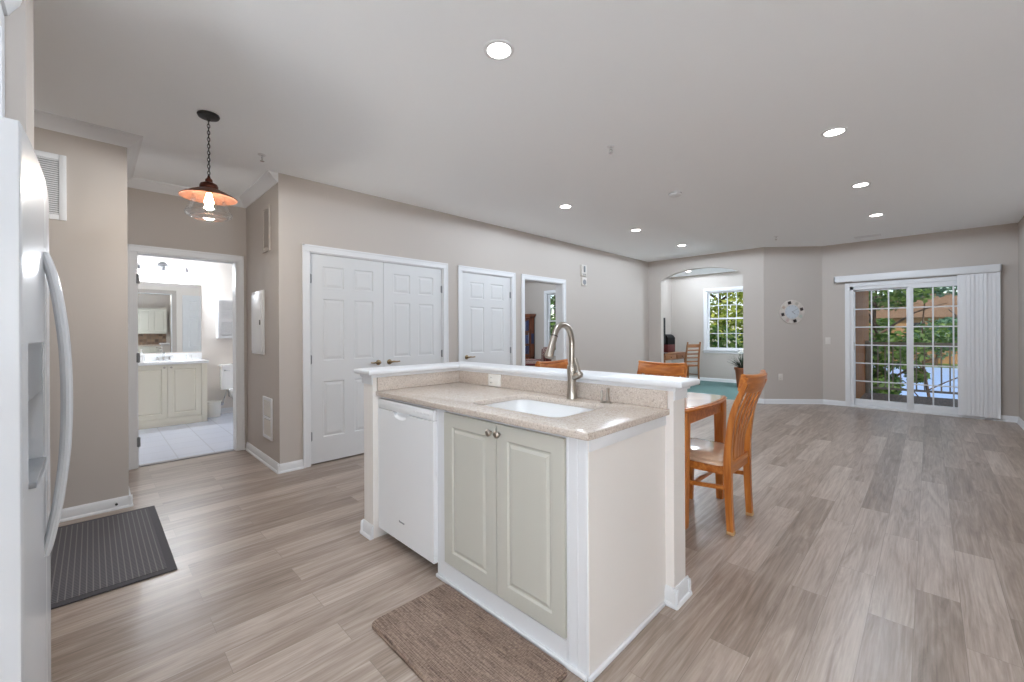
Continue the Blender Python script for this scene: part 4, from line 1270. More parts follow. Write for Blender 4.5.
def dining_chair(label, loc, rz):
    """sitter looks along local +y; the back is at local -y"""
    T = thing('dining_chair', label, 'chair', loc, rz, 'oak dining chairs')
    for s in (-1, 1):
        x = .195 * s
        bm = B()
        sweep(bm, [(x, -.205, 0), (x, -.195, .20), (x, -.190, .42), (x * 1.0, -.195, .55), (x * 1.03, -.225, .76), (x * 1.04, -.300, .955)],
              [(.020, .019), (.020, .020), (.021, .023), (.020, .021), (.018, .018), (.017, .014)], side=(1, 0, 0), rect=True, smooth=4)
        bp_ = obj('back_post', bm, M['oak'], T, world=False)
        bm = B(); box(bm, x - .0215, x + .0215, -.2265, -.1835, .0, .022, .004); obj('foot_glide', bm, M['plate_tan'], bp_, world=False, label='pale foot glide')
        bm = B(); sweep(bm, [(x * 1.05, .205, .0), (x * 1.05, .20, .43)], [(.016, .016), (.021, .021)], side=(1, 0, 0), rect=True)
        obj('leg', bm, M['oak'], T, world=False)
        bm = B(); sweep(bm, [(x * .99, -.192, .395), (x * 1.045, .195, .395)], (.011, .030), side=(1, 0, 0), rect=True); obj('seat_rail', bm, M['oak_x'], T, world=False)
        bm = B(); sweep(bm, [(x, -.195, .285), (x * 1.045, .200, .255)], (.009, .013), side=(1, 0, 0), rect=True); obj('stretcher', bm, M['oak_x'], T, world=False)
    bm = B(); sweep(bm, [(-.195, .2, .395), (.195, .2, .395)], (.011, .030), side=(0, 1, 0), rect=True); obj('seat_rail', bm, M['oak_x'], T, world=False)
    bm = B(); sweep(bm, [(-.195, -.19, .395), (.195, -.19, .395)], (.011, .032), side=(0, 1, 0), rect=True); obj('seat_rail', bm, M['oak_x'], T, world=False)
    bm = B(); sweep(bm, [(-.2, .02, .268), (.2, .02, .268)], (.009, .012), side=(0, 1, 0), rect=True); obj('stretcher', bm, M['oak_x'], T, world=False)
    # padded seat
    bm = B(); rings = []
    for (g, z) in ((.010, .424), (.0, .436), (.0, .452), (-.014, .466), (-.06, .474)):
        rings.append([bm.verts.new((px, py, z)) for px, py in rrect(-.222 - g, .222 + g, -.168 - g, .228 + g, .05, 5)])
    k = len(rings[0])
    for a, b in zip(rings[:-1], rings[1:]):
        for i in range(k): bm.faces.new((a[i], a[(i + 1) % k], b[(i + 1) % k], b[i]))
    bm.faces.new(rings[0][::-1]); bm.faces.new(rings[-1]); bmesh.ops.recalc_face_normals(bm, faces=bm.faces[:])
    obj('seat', bm, M['seat'], T, world=False, label='tan padded seat under clear cover')
    # curved crest rail with rolled ends
    bm = B(); n = 13; pts = []; secs = []
    for i in range(n):
        u = 2 * i / (n - 1) - 1
        pts.append((u * .214, -.312 + .030 * u * u, (.936 + .012 * u * u))); secs.append((.053 - .006 * u * u, .013 + (.010 if abs(u) > .93 else .004 * abs(u))))
    sweep(bm, pts, secs, side=(0, -.22, 1), rect=True)
    cr = obj('crest_rail', bm, M['oak_x'], T, world=False)
    bm = B(); sweep(bm, [(p[0], p[1] - .004, p[2] + .052) for p in pts], [(.012, .016)] * n, side=(0, 0, 1), n=8); obj('top_roll', bm, M['oak_x'], cr, world=False)
    for q in range(4):
        u = (q - 1.5) / 1.5
        bm = B(); xt = u * .135; xb = u * .082
        sweep(bm, [(xb, -.190, .41), (xb, -.197, .56), (xt * .93, -.236, .74), (xt, -.296, .90)], [(.027, .006), (.026, .006), (.024, .006), (.022, .006)], side=(1, 0, 0), rect=True, smooth=4)
        obj('slat', bm, M['oak'], T, world=False)
    bm = B(); sweep(bm, [(-.19, -.193, .425), (.19, -.193, .425)], (.011, .018), side=(0, 1, 0), rect=True); obj('back_rail', bm, M['oak_x'], T, world=False)
    return T
dining_chair('oak slat back chair in full view at the right end of the table', (-1.090, 3.02, 0), PI / 2)
dining_chair('oak chair whose top rail shows above the island ledge beside the arch', (-1.665, 3.24, 0), PI)
dining_chair('oak chair whose rail tip shows behind the faucet below the den doorway', (-2.215, 3.05, 0), -PI / 2)

# ------------------------------------------------------------------ study furniture
def window(name, op, y, label, cols, rows_, sill=True, depth=.14, csw=.062):
    x0, x1, z0, z1 = op
    bm = B()
    box(bm, x0 - csw, x0, y - .018, y, z0, z1 + csw, .003); box(bm, x1, x1 + csw, y - .018, y, z0, z1 + csw, .003); box(bm, x0, x1, y - .018, y, z1, z1 + csw, .003)
    w = struct(name, bm, M['trim'], label)
    bm = B(); box(bm, x0 - csw - .02, x1 + csw + .02, y - .045, y + .02, z0 - .022, z0, .004); box(bm, x0 - csw, x1 + csw, y - .015, y, z0 - .085, z0 - .022, .003); obj('window_sill', bm, M['trim'], w)
    bm = B(); box(bm, x0, x0 + .022, y, y + depth, z0, z1); box(bm, x1 - .022, x1, y, y + depth, z0, z1); box(bm, x0, x1, y, y + depth, z1 - .022, z1); box(bm, x0, x1, y, y + depth, z0, z0 + .022)
    obj('window_frame', bm, M['trim'], w)
    zm = (z0 + z1) / 2 + .04
    for (a, b, yy) in ((z0 + .022, zm + .02, y + .05), (zm - .02, z1 - .022, y + .085)):
        bm = B(); s = .036; X0, X1 = x0 + .022, x1 - .022
        box(bm, X0, X0 + s, yy, yy + .03, a, b, .002); box(bm, X1 - s, X1, yy, yy + .03, a, b, .002); box(bm, X0 + s, X1 - s, yy, yy + .03, a, a + s, .002); box(bm, X0 + s, X1 - s, yy, yy + .03, b - s, b, .002)
        sh = obj('sash', bm, M['trim'], w)
        bm = B()
        for i in range(1, cols): xx = X0 + s + (X1 - X0 - 2 * s) * i / cols; box(bm, xx - .008, xx + .008, yy + .006, yy + .024, a + s, b - s)
        for j in range(1, rows_): zz = a + s + (b - a - 2 * s) * j / rows_; box(bm, X0 + s, X1 - s, yy + .007, yy + .023, zz - .008, zz + .008)
        obj('muntins', bm, M['trim'], sh)
        bm = B(); box(bm, X0 + s - .004, X1 - s + .004, yy + .013, yy + .017, a + s - .004, b - s + .004); obj('glass_pane', bm, M['glass'], sh, smooth=False)
    return w
window('window_1', WO, YO, 'white double hung study window with a grid and trees outside', 4, 2)
window('window_2', DWO, 8.30, 'narrow white double hung window in the den', 3, 2)

T = thing('writing_desk', 'brown wooden desk with drawers against the study wall', 'desk', (-4.60, 9.95, 0))
DXa, DXb, DYa, DYb = -4.94, -4.30, 9.30, 10.55
bm = B(); box(bm, DXa, DXb, DYa, DYb, .725, .755, .005); obj('top', bm, M['mid_wood'], T)
bm = B(); box(bm, DXa + .02, DXb - .02, DYa + .02, DYb - .02, .60, .725); obj('apron', bm, M['mid_wood'], T)
for a in (0, 1):
    bm = B(); ya = DYa + .04 + a * .62; box(bm, DXb - .022, DXb - .004, ya, ya + .55, .615, .712, .003)
    dr = obj('drawer', bm, M['mid_wood'], T)
    bm = B(); lathe(bm, [(0, 0), (.008, 0), (.013, .016), (0, .02)], (DXb - .004, ya + .275, .664), 12, 'X'); obj('knob', bm, M['iron'], dr)
for lx in (DXa + .04, DXb - .04):
    for ly in (DYa + .04, DYb - .04):
        bm = B(); sweep(bm, [(lx, ly, 0), (lx, ly, .60)], [(.016,) * 2, (.024,) * 2], side=(1, 0, 0), rect=True); obj('leg', bm, M['mid_wood_z'], T)
T = thing('storage_cube', 'dark maroon box standing on the study desk', 'box', (-4.72, 10.25, .755))
bm = B(); box(bm, -4.86, -4.56, 10.02, 10.44, .756, .945, .006); obj('shell', bm, M['maroon'], T)
bm = B(); box(bm, -4.565, -4.555, 10.06, 10.40, .785, .915, .004); obj('front_panel', bm, M['maroon'], T)
T = thing('desktop_printer', 'black printer on top of the maroon box in the study', 'printer', (-4.72, 10.24, .945))
bm = B(); prism(bm, [(-4.86, .946), (-4.56, .946), (-4.56, 1.11), (-4.60, 1.17), (-4.66, 1.20), (-4.86, 1.20)], 10.03, 10.43, 'Y'); obj('housing', bm, M['black'], T)
bm = B(); box(bm, -4.84, -4.82, 10.10, 10.36, 1.195, 1.29, .004); obj('paper_tray', bm, M['dark_plastic'], T)
T = thing('television', 'black flat screen seen edge on at the left side of the arch', 'television', (-4.455, 9.53, .755))
bm = B(); box(bm, -4.515, -4.480, 9.32, 9.72, .98, 1.60, .006); obj('screen', bm, M['black'], T)
bm = B(); box(bm, -4.54, -4.37, 9.42, 9.64, .756, .770, .003); cyl(bm, (-4.455, 9.53, .765), (-4.455, 9.53, 1.0), .018, n=10); obj('stand', bm, M['dark_plastic'], T)

T = thing('ladder_back_chair', 'brown ladder back chair beside the study desk', 'chair', (-4.16, 10.16, 0), PI / 2 - .50)
for s in (-1, 1):
    bm = B(); sweep(bm, [(.185 * s, -.20, 0), (.185 * s, -.19, .45), (.18 * s, -.215, .75), (.175 * s, -.26, 1.02)], [(.015,) * 2, (.018,) * 2, (.016,) * 2, (.014,) * 2], side=(1, 0, 0), rect=True, smooth=3); obj('back_post', bm, M['mid_wood_z'], T, world=False)
    bm = B(); sweep(bm, [(.195 * s, .19, 0), (.195 * s, .19, .44)], [(.014,) * 2, (.018,) * 2], side=(1, 0, 0), rect=True); obj('leg', bm, M['mid_wood_z'], T, world=False)
    bm = B(); sweep(bm, [(.188 * s, -.19, .24), (.195 * s, .19, .22)], (.008, .011), side=(1, 0, 0), rect=True); obj('stretcher', bm, M['mid_wood'], T, world=False)
bm = B(); prism(bm, rrect(-.215, .215, -.20, .22, .02, 3), .435, .465); obj('seat', bm, M['mid_wood'], T, world=False)
for i in range(5):
    z = .555 + i * .09 + (.012 if i == 4 else 0)
    yb = -.195 - .065 * max(0, (z - .5) / .52) ** 1.2
    bm = B(); h = .016 if i < 4 else .040
    sweep(bm, [(-.175, yb, z), (-.09, yb - .012, z), (0, yb - .016, z), (.09, yb - .012, z), (.175, yb, z)], (h, .006), side=(0, 0, 1), rect=True); obj('back_rung', bm, M['mid_wood'], T, world=False)

T = thing('potted_plant', 'spiky dark plant in a terracotta pot under the study window', 'plant', (-2.98, 10.35, 0))
bm = B(); lathe(bm, [(0, .0), (.115, .0), (.15, .40), (.168, .40), (.168, .45), (.15, .45), (.145, .40), (0, .40)], (-2.98, 10.35, 0.001), 24); obj('pot', bm, M['terracotta'], T)
bm = B()
rnd = random.Random(3)
for i in range(60):
    a = rnd.uniform(0, 2 * PI); e = rnd.uniform(.35, 1.35); L = rnd.uniform(.22, .42)
    d = Vector((math.cos(a) * math.cos(e), math.sin(a) * math.cos(e), math.sin(e))); p = Vector((-2.98, 10.35, .42)) + Vector((math.cos(a), math.sin(a), 0)) * .03
    sweep(bm, [p, p + d * L * .5, p + d * L + Vector((math.cos(a), math.sin(a), -.4)) * .06], [(.006, .002), (.013, .002), (.002, .001)], side=(-math.sin(a), math.cos(a), 0), n=6)
obj('leaves', bm, M['leaf_dark'], T)
bm = B()
for i in range(7):
    a = rnd.uniform(0, 2 * PI); r = rnd.uniform(.02, .12)
    lathe(bm, [(0, -.022), (.018, -.012), (.024, .004), (.014, .018), (0, .022)], (-2.98 + r * math.cos(a), 10.30 + r * math.sin(a), .80 + rnd.uniform(-.06, .05)), 8)
obj('blossoms', bm, M['plate'], T, label='white blossoms')
bm = B()
for i in range(7):
    a = 2 * PI * i / 7; cyl(bm, (-2.98, 10.35, .40), (-2.98 + .06 * math.cos(a), 10.32 + .06 * math.sin(a), .78), .004, .003, n=5)
obj('stems', bm, M['leaf_dark'], T)

# ------------------------------------------------------------------ den furniture
T = thing('curio_cabinet', 'tall red brown glazed cabinet seen through the den doorway', 'cabinet', (-7.67, 8.19, 0))
cx0, cx1, cy0, cy1 = -7.95, -7.40, 8.11, 8.27
bm = B()
box(bm, cx0, cx0 + .03, cy0, cy1, .05, 1.66); box(bm, cx1 - .03, cx1, cy0, cy1, .05, 1.66); box(bm, cx0, cx1, cy1 - .015, cy1, .05, 1.66)
for z in (.05, .58, .60, .94, 1.28, 1.63): box(bm, cx0, cx1, cy0 + .022, cy1, z, z + .028)
obj('carcass', bm, M['mahogany'], T, smooth=False)
bm = B(); prism(bm, [(cx0 - .01, 1.66), (cx1 + .01, 1.66), (cx1 + .05, 1.72), (cx1 + .055, 1.75), (cx0 - .055, 1.75), (cx0 - .05, 1.72)], cy0 - .05, cy1, 'Y'); obj('cornice', bm, M['mahogany'], T)
bm = B(); box(bm, cx0 - .02, cx1 + .02, cy0 - .02, cy1, 0, .09, .004); obj('plinth', bm, M['mahogany'], T)
for i in range(2):
    a = cx0 + .005 + i * .272; b = a + .268
    bm = B(); box(bm, a, a + .05, cy0, cy0 + .02, .64, 1.655, .002); box(bm, b - .05, b, cy0, cy0 + .02, .64, 1.655, .002); box(bm, a + .05, b - .05, cy0, cy0 + .02, .64, .69); box(bm, a + .05, b - .05, cy0, cy0 + .02, 1.605, 1.655)
    g = obj('glazed_door', bm, M['mahogany'], T)
    bm = B(); box(bm, a + .048, b - .048, cy0 + .008, cy0 + .012, .688, 1.607); obj('glass_pane', bm, M['glass'], g, smooth=False)
    bm = B(); panel_slab(bm, .268, .50, .02, [(.05, .218, .05, .45)]); bmesh.ops.transform(bm, matrix=Matrix.Translation((a, cy0, .105)), verts=bm.verts[:]); obj('lower_door', bm, M['mahogany'], T, smooth=False)
rnd = random.Random(5)
shelf_names = {.628: 'bottom', .968: 'middle', 1.308: 'top'}
for zs in (.628, .968, 1.308):
    xx = -7.655
    for q in range(7):
        w = rnd.uniform(.025, .038); hh = rnd.uniform(.22, .29)
        bm = B(); box(bm, xx, xx + w, cy0 + .03, cy0 + .135, zs, zs + hh, .002)
        c = rnd.choice(((48, 56, 104), (70, 80, 128), (120, 126, 150), (52, 60, 92), (150, 152, 165)))
        bk = obj('book', bm, mat('book cover', c, .6))
        tag(bk, 'book standing on the %s shelf behind the glazed den cabinet door' % shelf_names[zs], 'book', 'books on the %s cabinet shelf' % shelf_names[zs])
        xx += w + .002

T = thing('striped_armchair', 'dark red and cream striped armchair in the den', 'armchair', (-5.86, 6.43, 0), math.radians(135))
# local: sitter looks +y
bm = B(); box(bm, -.36, .36, -.30, .36, .16, .40, .04, 4); obj('base', bm, M['stripe'], T, world=False)
bm = B(); box(bm, -.27, .27, -.20, .38, .40, .53, .05, 4); obj('seat_cushion', bm, M['stripe'], T, world=False)
bm = B()
pts = [(u, -.30 - .03 * (1 - (u / .36) ** 2), 0) for u in (-.34, 0, .34)]
prism(bm, [(-.34, .38), (.34, .38), (.35, .80), (.30, .91), (.15, .955), (0, .965), (-.15, .955), (-.30, .91), (-.35, .80)], -.40, -.24, 'Y')
bmesh.ops.bevel(bm, geom=bm.edges[:], offset=.035, segments=3, affect='EDGES'); obj('backrest', bm, M['stripe'], T, world=False)
for s in (-1, 1):
    bm = B(); box(bm, s * .36 - .075, s * .36 + .075, -.30, .34, .18, .60, .03, 3); lathe(bm, [(0, -.30), (.09, -.30), (.095, -.27), (.095, .33), (.085, .36), (0, .36)], (s * .37, 0, .60), 18, 'Y'); obj('armrest', bm, M['stripe'], T, world=False)
    for yy in (-.32, .30):
        bm = B(); cyl(bm, (s * .32, yy, 0), (s * .32, yy, .18), .018, .025, n=10); obj('leg', bm, M['mahogany'], T, world=False)

# ------------------------------------------------------------------ bathroom
T = thing('bathroom_vanity', 'cream two door vanity cabinet in the bathroom', 'vanity', (-7.72, .5, 0))
VX = -7.46
bm = B(); box(bm, -7.995, VX - .018, -.10, -.08, .09, .85); box(bm, -7.995, VX - .018, 1.165, 1.185, .09, .85); box(bm, -7.995, VX - .018, -.08, 1.165, .09, .11); box(bm, VX - .036, VX - .018, -.08, 1.165, .11, .85); box(bm, -7.995, -7.98, -.08, 1.165, .11, .85); box(bm, -7.98, VX - .03, -.08, 1.17, 0, .09); box(bm, VX - .018, VX, 1.115, 1.185, .0, .85, .002); box(bm, VX - .018, VX - .002, -.10, 1.115, .0, .105, .002)
obj('body', bm, M['vanity'], T)
for (a, b, ky) in ((.30, .733, .70), (.738, 1.110, .775)):
    w = b - a; h = .735
    bm = B(); panel_slab(bm, w, h, .018, [(.055, w - .055, .055, h - .055)], inset2=.012)
    bmesh.ops.transform(bm, matrix=Matrix.Translation((VX, a, .11)) @ Matrix.Rotation(PI / 2, 4, 'Z'), verts=bm.verts[:])
    d = obj('door', bm, M['vanity'], T, smooth=False)
    bm = B(); lathe(bm, [(0, 0), (.006, 0), (.006, .012), (.014, .018), (.013, .026), (0, .029)], (VX, ky, .81), 12, 'X'); obj('knob', bm, M['nickel'], d)
bm = B(); panel_slab(bm, .385, .735, .018, [(.055, .33, .055, .68)], inset2=.012); bmesh.ops.transform(bm, matrix=Matrix.Translation((VX, -.09, .11)) @ Matrix.Rotation(PI / 2, 4, 'Z'), verts=bm.verts[:]); obj('door', bm, M['vanity'], T, smooth=False)
T = thing('bathroom_worktop', 'white cultured marble vanity top with backsplash', 'worktop', (-7.7, .55, .85))
bm = B(); plate_with_hole(bm, [(-7.997, -.12), (-7.43, -.12), (-7.43, 1.20), (-7.997, 1.20)], [( -7.70 + .16 * math.cos(2 * PI * i / 24), .735 + .21 * math.sin(2 * PI * i / 24)) for i in range(24)], .852, .885)
obj('slab', bm, M['porcelain'], T)
bm = B(); lathe(bm, [(.5, .884), (.49, .86), (.42, .80), (.28, .765), (0, .755)], (0, 0, 0), 24)
for v in bm.verts: v.co = Vector((-7.70 + v.co.x * .32, .735 + v.co.y * .42, v.co.z))
obj('basin', bm, M['porcelain'], T)
bm = B(); box(bm, -7.997, -7.975, -.12, 1.20, .885, .985, .003); obj('backsplash', bm, M['porcelain'], T)
T = thing('bathroom_faucet', 'chrome two handle faucet on the vanity', 'faucet', (-7.92, .735, .885))
bm = B(); box(bm, -7.945, -7.895, .65, .82, .886, .90, .005); sweep(bm, [(-7.92, .735, .90), (-7.92, .735, .97), (-7.88, .735, 1.0), (-7.81, .735, .985)], (.012, .012), n=10, smooth=4); obj('spout', bm, M['chrome'], T)
for s in (-1, 1):
    bm = B(); cyl(bm, (-7.92, .735 + s * .065, .90), (-7.92, .735 + s * .065, .935), .014, .010, n=10); sweep(bm, [(-7.92, .735 + s * .065, .94), (-7.90, .735 + s * .11, .955)], (.008, .006), n=8); obj('handle', bm, M['chrome'], T)
bm = B(); lathe(bm, [(0, 0), (.032, 0), (.034, .02), (.034, .075), (.028, .08), (0, .081)], (-7.83, 1.02, .886), 18)
o = obj('tumbler', bm, M['porcelain']); tag(o, 'small white tumbler at the right end of the vanity top', 'cup')
bm = B(); lathe(bm, [(0, 0), (.035, 0), (.037, .01), (.037, .10), (.018, .125), (.012, .13), (.012, .15), (0, .151)], (-7.56, .47, .886), 18); 
T = thing('lotion_bottle', 'white pump bottle at the left of the vanity top', 'bottle', (-7.56, .47, .886)); obj('flask', bm, M['porcelain'], T)
bm = B(); cyl(bm, (-7.56, .47, 1.035), (-7.56, .47, 1.06), .006, n=8); box(bm, -7.57, -7.51, .462, .478, 1.058, 1.07, .003); obj('pump', bm, M['plate'], T)
bm = B(); box(bm, -7.9995, -7.993, -.10, 1.195, 1.0, 2.03)
o = obj('vanity_mirror', bm, M['mirror'], smooth=False); tag(o, 'large frameless mirror above the bathroom vanity', 'mirror')
T = thing('vanity_light', 'three lamp chrome bar light glowing above the bathroom mirror', 'wall light', (-7.98, .74, 2.26))
bm = B(); lathe(bm, [(0, .03), (.04, .028), (.062, .012), (.065, 0)], (-8.0, .74, 2.27), 22, 'X'); obj('backplate', bm, M['grey_metal'], T)
bm = B(); sweep(bm, [(-7.93, .46, 2.275), (-7.915, .60, 2.262), (-7.90, .74, 2.265), (-7.915, .88, 2.262), (-7.93, 1.02, 2.275)], (.007, .007), n=8, smooth=4); cyl(bm, (-7.99, .74, 2.27), (-7.90, .74, 2.265), .008, n=8); obj('bar', bm, M['grey_metal'], T)
for yy in (.47, .74, 1.01):
    xx = -7.915
    bm = B(); lathe(bm, [(0, 2.262), (.012, 2.262), (.016, 2.245), (.034, 2.19), (.036, 2.185), (.033, 2.188), (.014, 2.24), (0, 2.245)], (xx, yy, 0), 16)
    sh = obj('lamp_head', bm, M['grey_metal'], T)
    bm = B(); lathe(bm, [(0, 2.196), (.026, 2.197), (.020, 2.215), (0, 2.222)], (xx, yy, 0), 14); obj('bulb', bm, M['bath_bulb'], sh)
    p_ = bpy.data.lights.new('vanity_bulb', 'POINT'); p_.energy = 16; p_.color = (.90, .97, 1.05); p_.shadow_soft_size = .03
    q_ = bpy.data.objects.new('vanity_bulb', p_); C.objects.link(q_); q_.parent = T; q_.location = (xx + 7.98, yy - .74, 2.15 - 2.26)

T = thing('toilet', 'white two piece toilet at the right of the bathroom', 'toilet', (-7.6, 1.66, 0))
TC = 1.66
bm = B(); prism(bm, rrect(-7.985, -7.80, TC - .235, TC + .235, .03, 4), .40, .755); obj('tank', bm, M['porcelain'], T)
bm = B(); prism(bm, rrect(-7.99, -7.785, TC - .25, TC + .25, .03, 4), .756, .79); bmesh.ops.bevel(bm, geom=[e for e in bm.edges if e.verts[0].co.z > .78 and e.verts[1].co.z > .78], offset=.012, segments=2, affect='EDGES'); obj('tank_lid', bm, M['porcelain'], T)
def egg(sx, sy, cx, z, n=24): return [(cx + sx * math.cos(2 * PI * i / n) * (1.12 if math.cos(2 * PI * i / n) > 0 else .95), TC + sy * math.sin(2 * PI * i / n), z) for i in range(n)]
bm = B(); rings = []
for (sx, sy, c, z) in ((.21, .115, -7.62, 0), (.20, .105, -7.62, .06), (.17, .095, -7.61, .18), (.21, .15, -7.58, .30), (.245, .185, -7.55, .375), (.25, .19, -7.55, .395), (.19, .13, -7.53, .395), (.15, .10, -7.55, .30)):
    rings.append([bm.verts.new(p) for p in egg(sx, sy, c, z)])
for a, b in zip(rings[:-1], rings[1:]):
    for i in range(24): bm.faces.new((a[i], a[(i + 1) % 24], b[(i + 1) % 24], b[i]))
bm.faces.new(rings[0][::-1]); bm.faces.new(rings[-1]); box(bm, -7.99, -7.70, TC - .12, TC + .12, .26, .40, .02); bmesh.ops.recalc_face_normals(bm, faces=bm.faces[:])
obj('bowl', bm, M['porcelain'], T)
bm = B(); prism(bm, [(p[0], p[1]) for p in egg(.25, .19, -7.55, 0)], .397, .425); obj('seat_lid', bm, M['porcelain'], T)
bm = B(); sweep(bm, [(-7.99, TC - .20, .16), (-7.95, TC - .20, .16), (-7.93, TC - .20, .20), (-7.92, TC - .17, .30), (-7.92, TC - .15, .41)], (.008, .008), n=8, smooth=4); lathe(bm, [(0, 0), (.03, 0), (.03, .008), (0, .01)], (-8.0, TC - .20, .16), 14, 'X'); obj('supply_line', bm, M['chrome'], T, label='chrome supply line and valve')
bm = B(); cyl(bm, (-7.80, TC - .20, .70), (-7.775, TC - .20, .70), .012, n=10); sweep(bm, [(-7.775, TC - .20, .70), (-7.77, TC - .13, .69)], (.007, .005), n=8); obj('flush_lever', bm, M['chrome'], T)
T = thing('wastebasket', 'small white plastic wastebasket between vanity and toilet', 'wastebasket', (-7.80, 1.315, 0))
bm = B(); lathe(bm, [(0, .004), (.085, .004), (.088, .0), (.10, .22), (.106, .225), (.106, .235), (.098, .235), (.094, .22), (.084, .012), (0, .012)], (-7.80, 1.315, 0.001), 24); obj('bin', bm, M['plate'], T)
T = thing('over_toilet_cabinet', 'white slatted wall cabinet above the toilet', 'cabinet', (-7.93, 1.66, 1.5))
ob_z0, ob_z1 = 1.20, 1.80
bm = B(); box(bm, -7.995, -7.85, 1.385, 1.94, ob_z0, ob_z1); obj('carcass', bm, M['trim'], T, smooth=False)
for i in range(2):
    a = 1.388 + i * .275
    bm = B(); box(bm, -7.85, -7.832, a, a + .04, ob_z0, ob_z1, .002); box(bm, -7.85, -7.832, a + .232, a + .272, ob_z0, ob_z1, .002); box(bm, -7.85, -7.832, a + .04, a + .232, ob_z0, ob_z0 + .04); box(bm, -7.85, -7.832, a + .04, a + .232, ob_z1 - .04, ob_z1); box(bm, -7.85, -7.832, a + .04, a + .232, 1.46, 1.50)
    d = obj('door', bm, M['trim'], T)
    bm = B()
    for q in range(9): sweep(bm, [(-7.842, a + .04, 1.52 + q * .027), (-7.842, a + .232, 1.52 + q * .027)], (.011, .0015), side=(.6, 0, -1), rect=True)
    for q in range(8): sweep(bm, [(-7.842, a + .04, 1.255 + q * .027), (-7.842, a + .232, 1.255 + q * .027)], (.011, .0015), side=(.6, 0, -1), rect=True)
    obj('slats', bm, M['trim'], d)
bm = B(); w, h = .62, 2.03; panel_slab(bm, w, h, .03, six_panel(w, h))
bmesh.ops.transform(bm, matrix=Matrix.Translation((XB - .172, 1.27 + w, .01)) @ Matrix.Rotation(-PI / 2, 4, 'Z'), verts=bm.verts[:])
o = struct('door_5', bm, M['door'], 'white panel door on the inner bathroom wall, seen in the mirror')

# ------------------------------------------------------------------ kitchen run that the bathroom mirror shows
T = thing('wall_cupboard', 'cream wall cupboards seen in the bathroom mirror', 'cabinet', (2.43, 1.0, 1.3))
bm = B(); box(bm, 2.285, XR + 1.729, .25, 1.80, 1.28, 2.12); obj('body', bm, M['cream'], T, smooth=False)
for i in range(4):
    bm = B(); panel_slab(bm, .38, .82, .018, [(.055, .325, .055, .765)])
    bmesh.ops.transform(bm, matrix=Matrix.Translation((2.267, .255 + i * .386 + .38, 1.29)) @ Matrix.Rotation(-PI / 2, 4, 'Z'), verts=bm.verts[:])
    obj('door', bm, M['cream'], T, smooth=False)
bm = B(); box(bm, XR + 1.718, XR + 1.729, .25, 1.80, .915, 1.28)
M['backsplash'] = tile_mat('brown mosaic tile', (150, 122, 98), (82, 60, 48), (120, 108, 96), .1, .3)
nt = M['backsplash'].node_tree
for nd in nt.nodes:
    if nd.type == 'MAPPING': nd.inputs['Rotation'].default_value = (0, PI / 2, 0)
struct('trim_8', bm, M['backsplash'], 'brown mosaic tile splashback seen in the bathroom mirror')
T = thing('base_cabinet', 'cream base cabinet with pale worktop seen in the bathroom mirror', 'cabinet', (2.31, 1.0, 0))
bm = B(); box(bm, 2.04, XR + 1.729, .25, 1.78, .10, .875); box(bm, 2.09, XR + 1.71, .27, 1.76, 0, .10); obj('body', bm, M['cream'], T, smooth=False)
for i in range(4):
    bm = B(); panel_slab(bm, .375, .75, .018, [(.055, .32, .055, .695)])
    bmesh.ops.transform(bm, matrix=Matrix.Translation((2.022, .26 + i * .38 + .375, .115)) @ Matrix.Rotation(-PI / 2, 4, 'Z'), verts=bm.verts[:])
    obj('door', bm, M['cream'], T, smooth=False)
bm = B(); box(bm, 2.005, XR + 1.729, .24, 1.79, .877, .912, .004); obj('worktop', bm, M['quartz'], T)
# unseen lamps added to brighten kitchen, den and study
lamp(-1.00, 0.25, 'added unseen fill light above the kitchen aisle near the refrigerator', LAMP_W * .6)
M['opal'] = emit('fill globe glow', (255, 252, 246), 6.0)
def fill_globe(x, y, label, w):  # low globe lamps added out of view to light island, ceiling and study
    T = thing('fill_globe', label, 'pendant lamp', (x, y, H), 0, 'added fill globes')
    bm = B(); lathe(bm, [(0, 0), (.06, 0), (.06, -.02), (0, -.025)], (x, y, H), 24); obj('ceiling_canopy', bm, M['chrome'], T)
    bm = B(); cyl(bm, (x, y, H - .02), (x, y, 1.68), .004, n=8); obj('cord', bm, M['dark_plastic'], T)
    bm = B(); cyl(bm, (x, y, 1.64), (x, y, 1.69), .045, n=20); obj('holder', bm, M['chrome'], T)
    bm = B(); lathe(bm, [(.04, 1.645)] + [(.17 * math.sin(t * PI / 14 + .24 * (1 - t / 14)), 1.485 + .17 * math.cos(t * PI / 14 + .24 * (1 - t / 14))) for t in range(15)], (x, y, 0), 32)
    obj('globe', bm, M['opal'], T, label='glowing opal globe of an added fill lamp')
    gl = bpy.data.lights.new('fill_bulb', 'POINT'); gl.energy = w; gl.color = (0.83, .955, 1.09); gl.shadow_soft_size = .19
    go = bpy.data.objects.new('fill_bulb', gl); C.objects.link(go); go.parent = T; go.location = (0, 0, 1.485 - H)
fill_globe(-2.05, 9.75, 'added unseen fill globe in the study right of the arch', FILL_W * .75)
fill_globe(1.50, 0.50, 'added unseen fill globe hung low beside the kitchen base cabinet', FILL_W * .25)
fill_globe(1.05, -1.75, 'added unseen fill globe hung low at the back of the kitchen', FILL_W * 2.9)
lamp(-6.30, 6.00, 'added unseen fill light in the den ceiling', LAMP_W * 4.5)  # unseen lamp added to lift the den
lamp(-2.60, 9.50, 'added unseen fill light in the study ceiling near the window', LAMP_W * 1.3)  # hidden lamp added for a brighter study

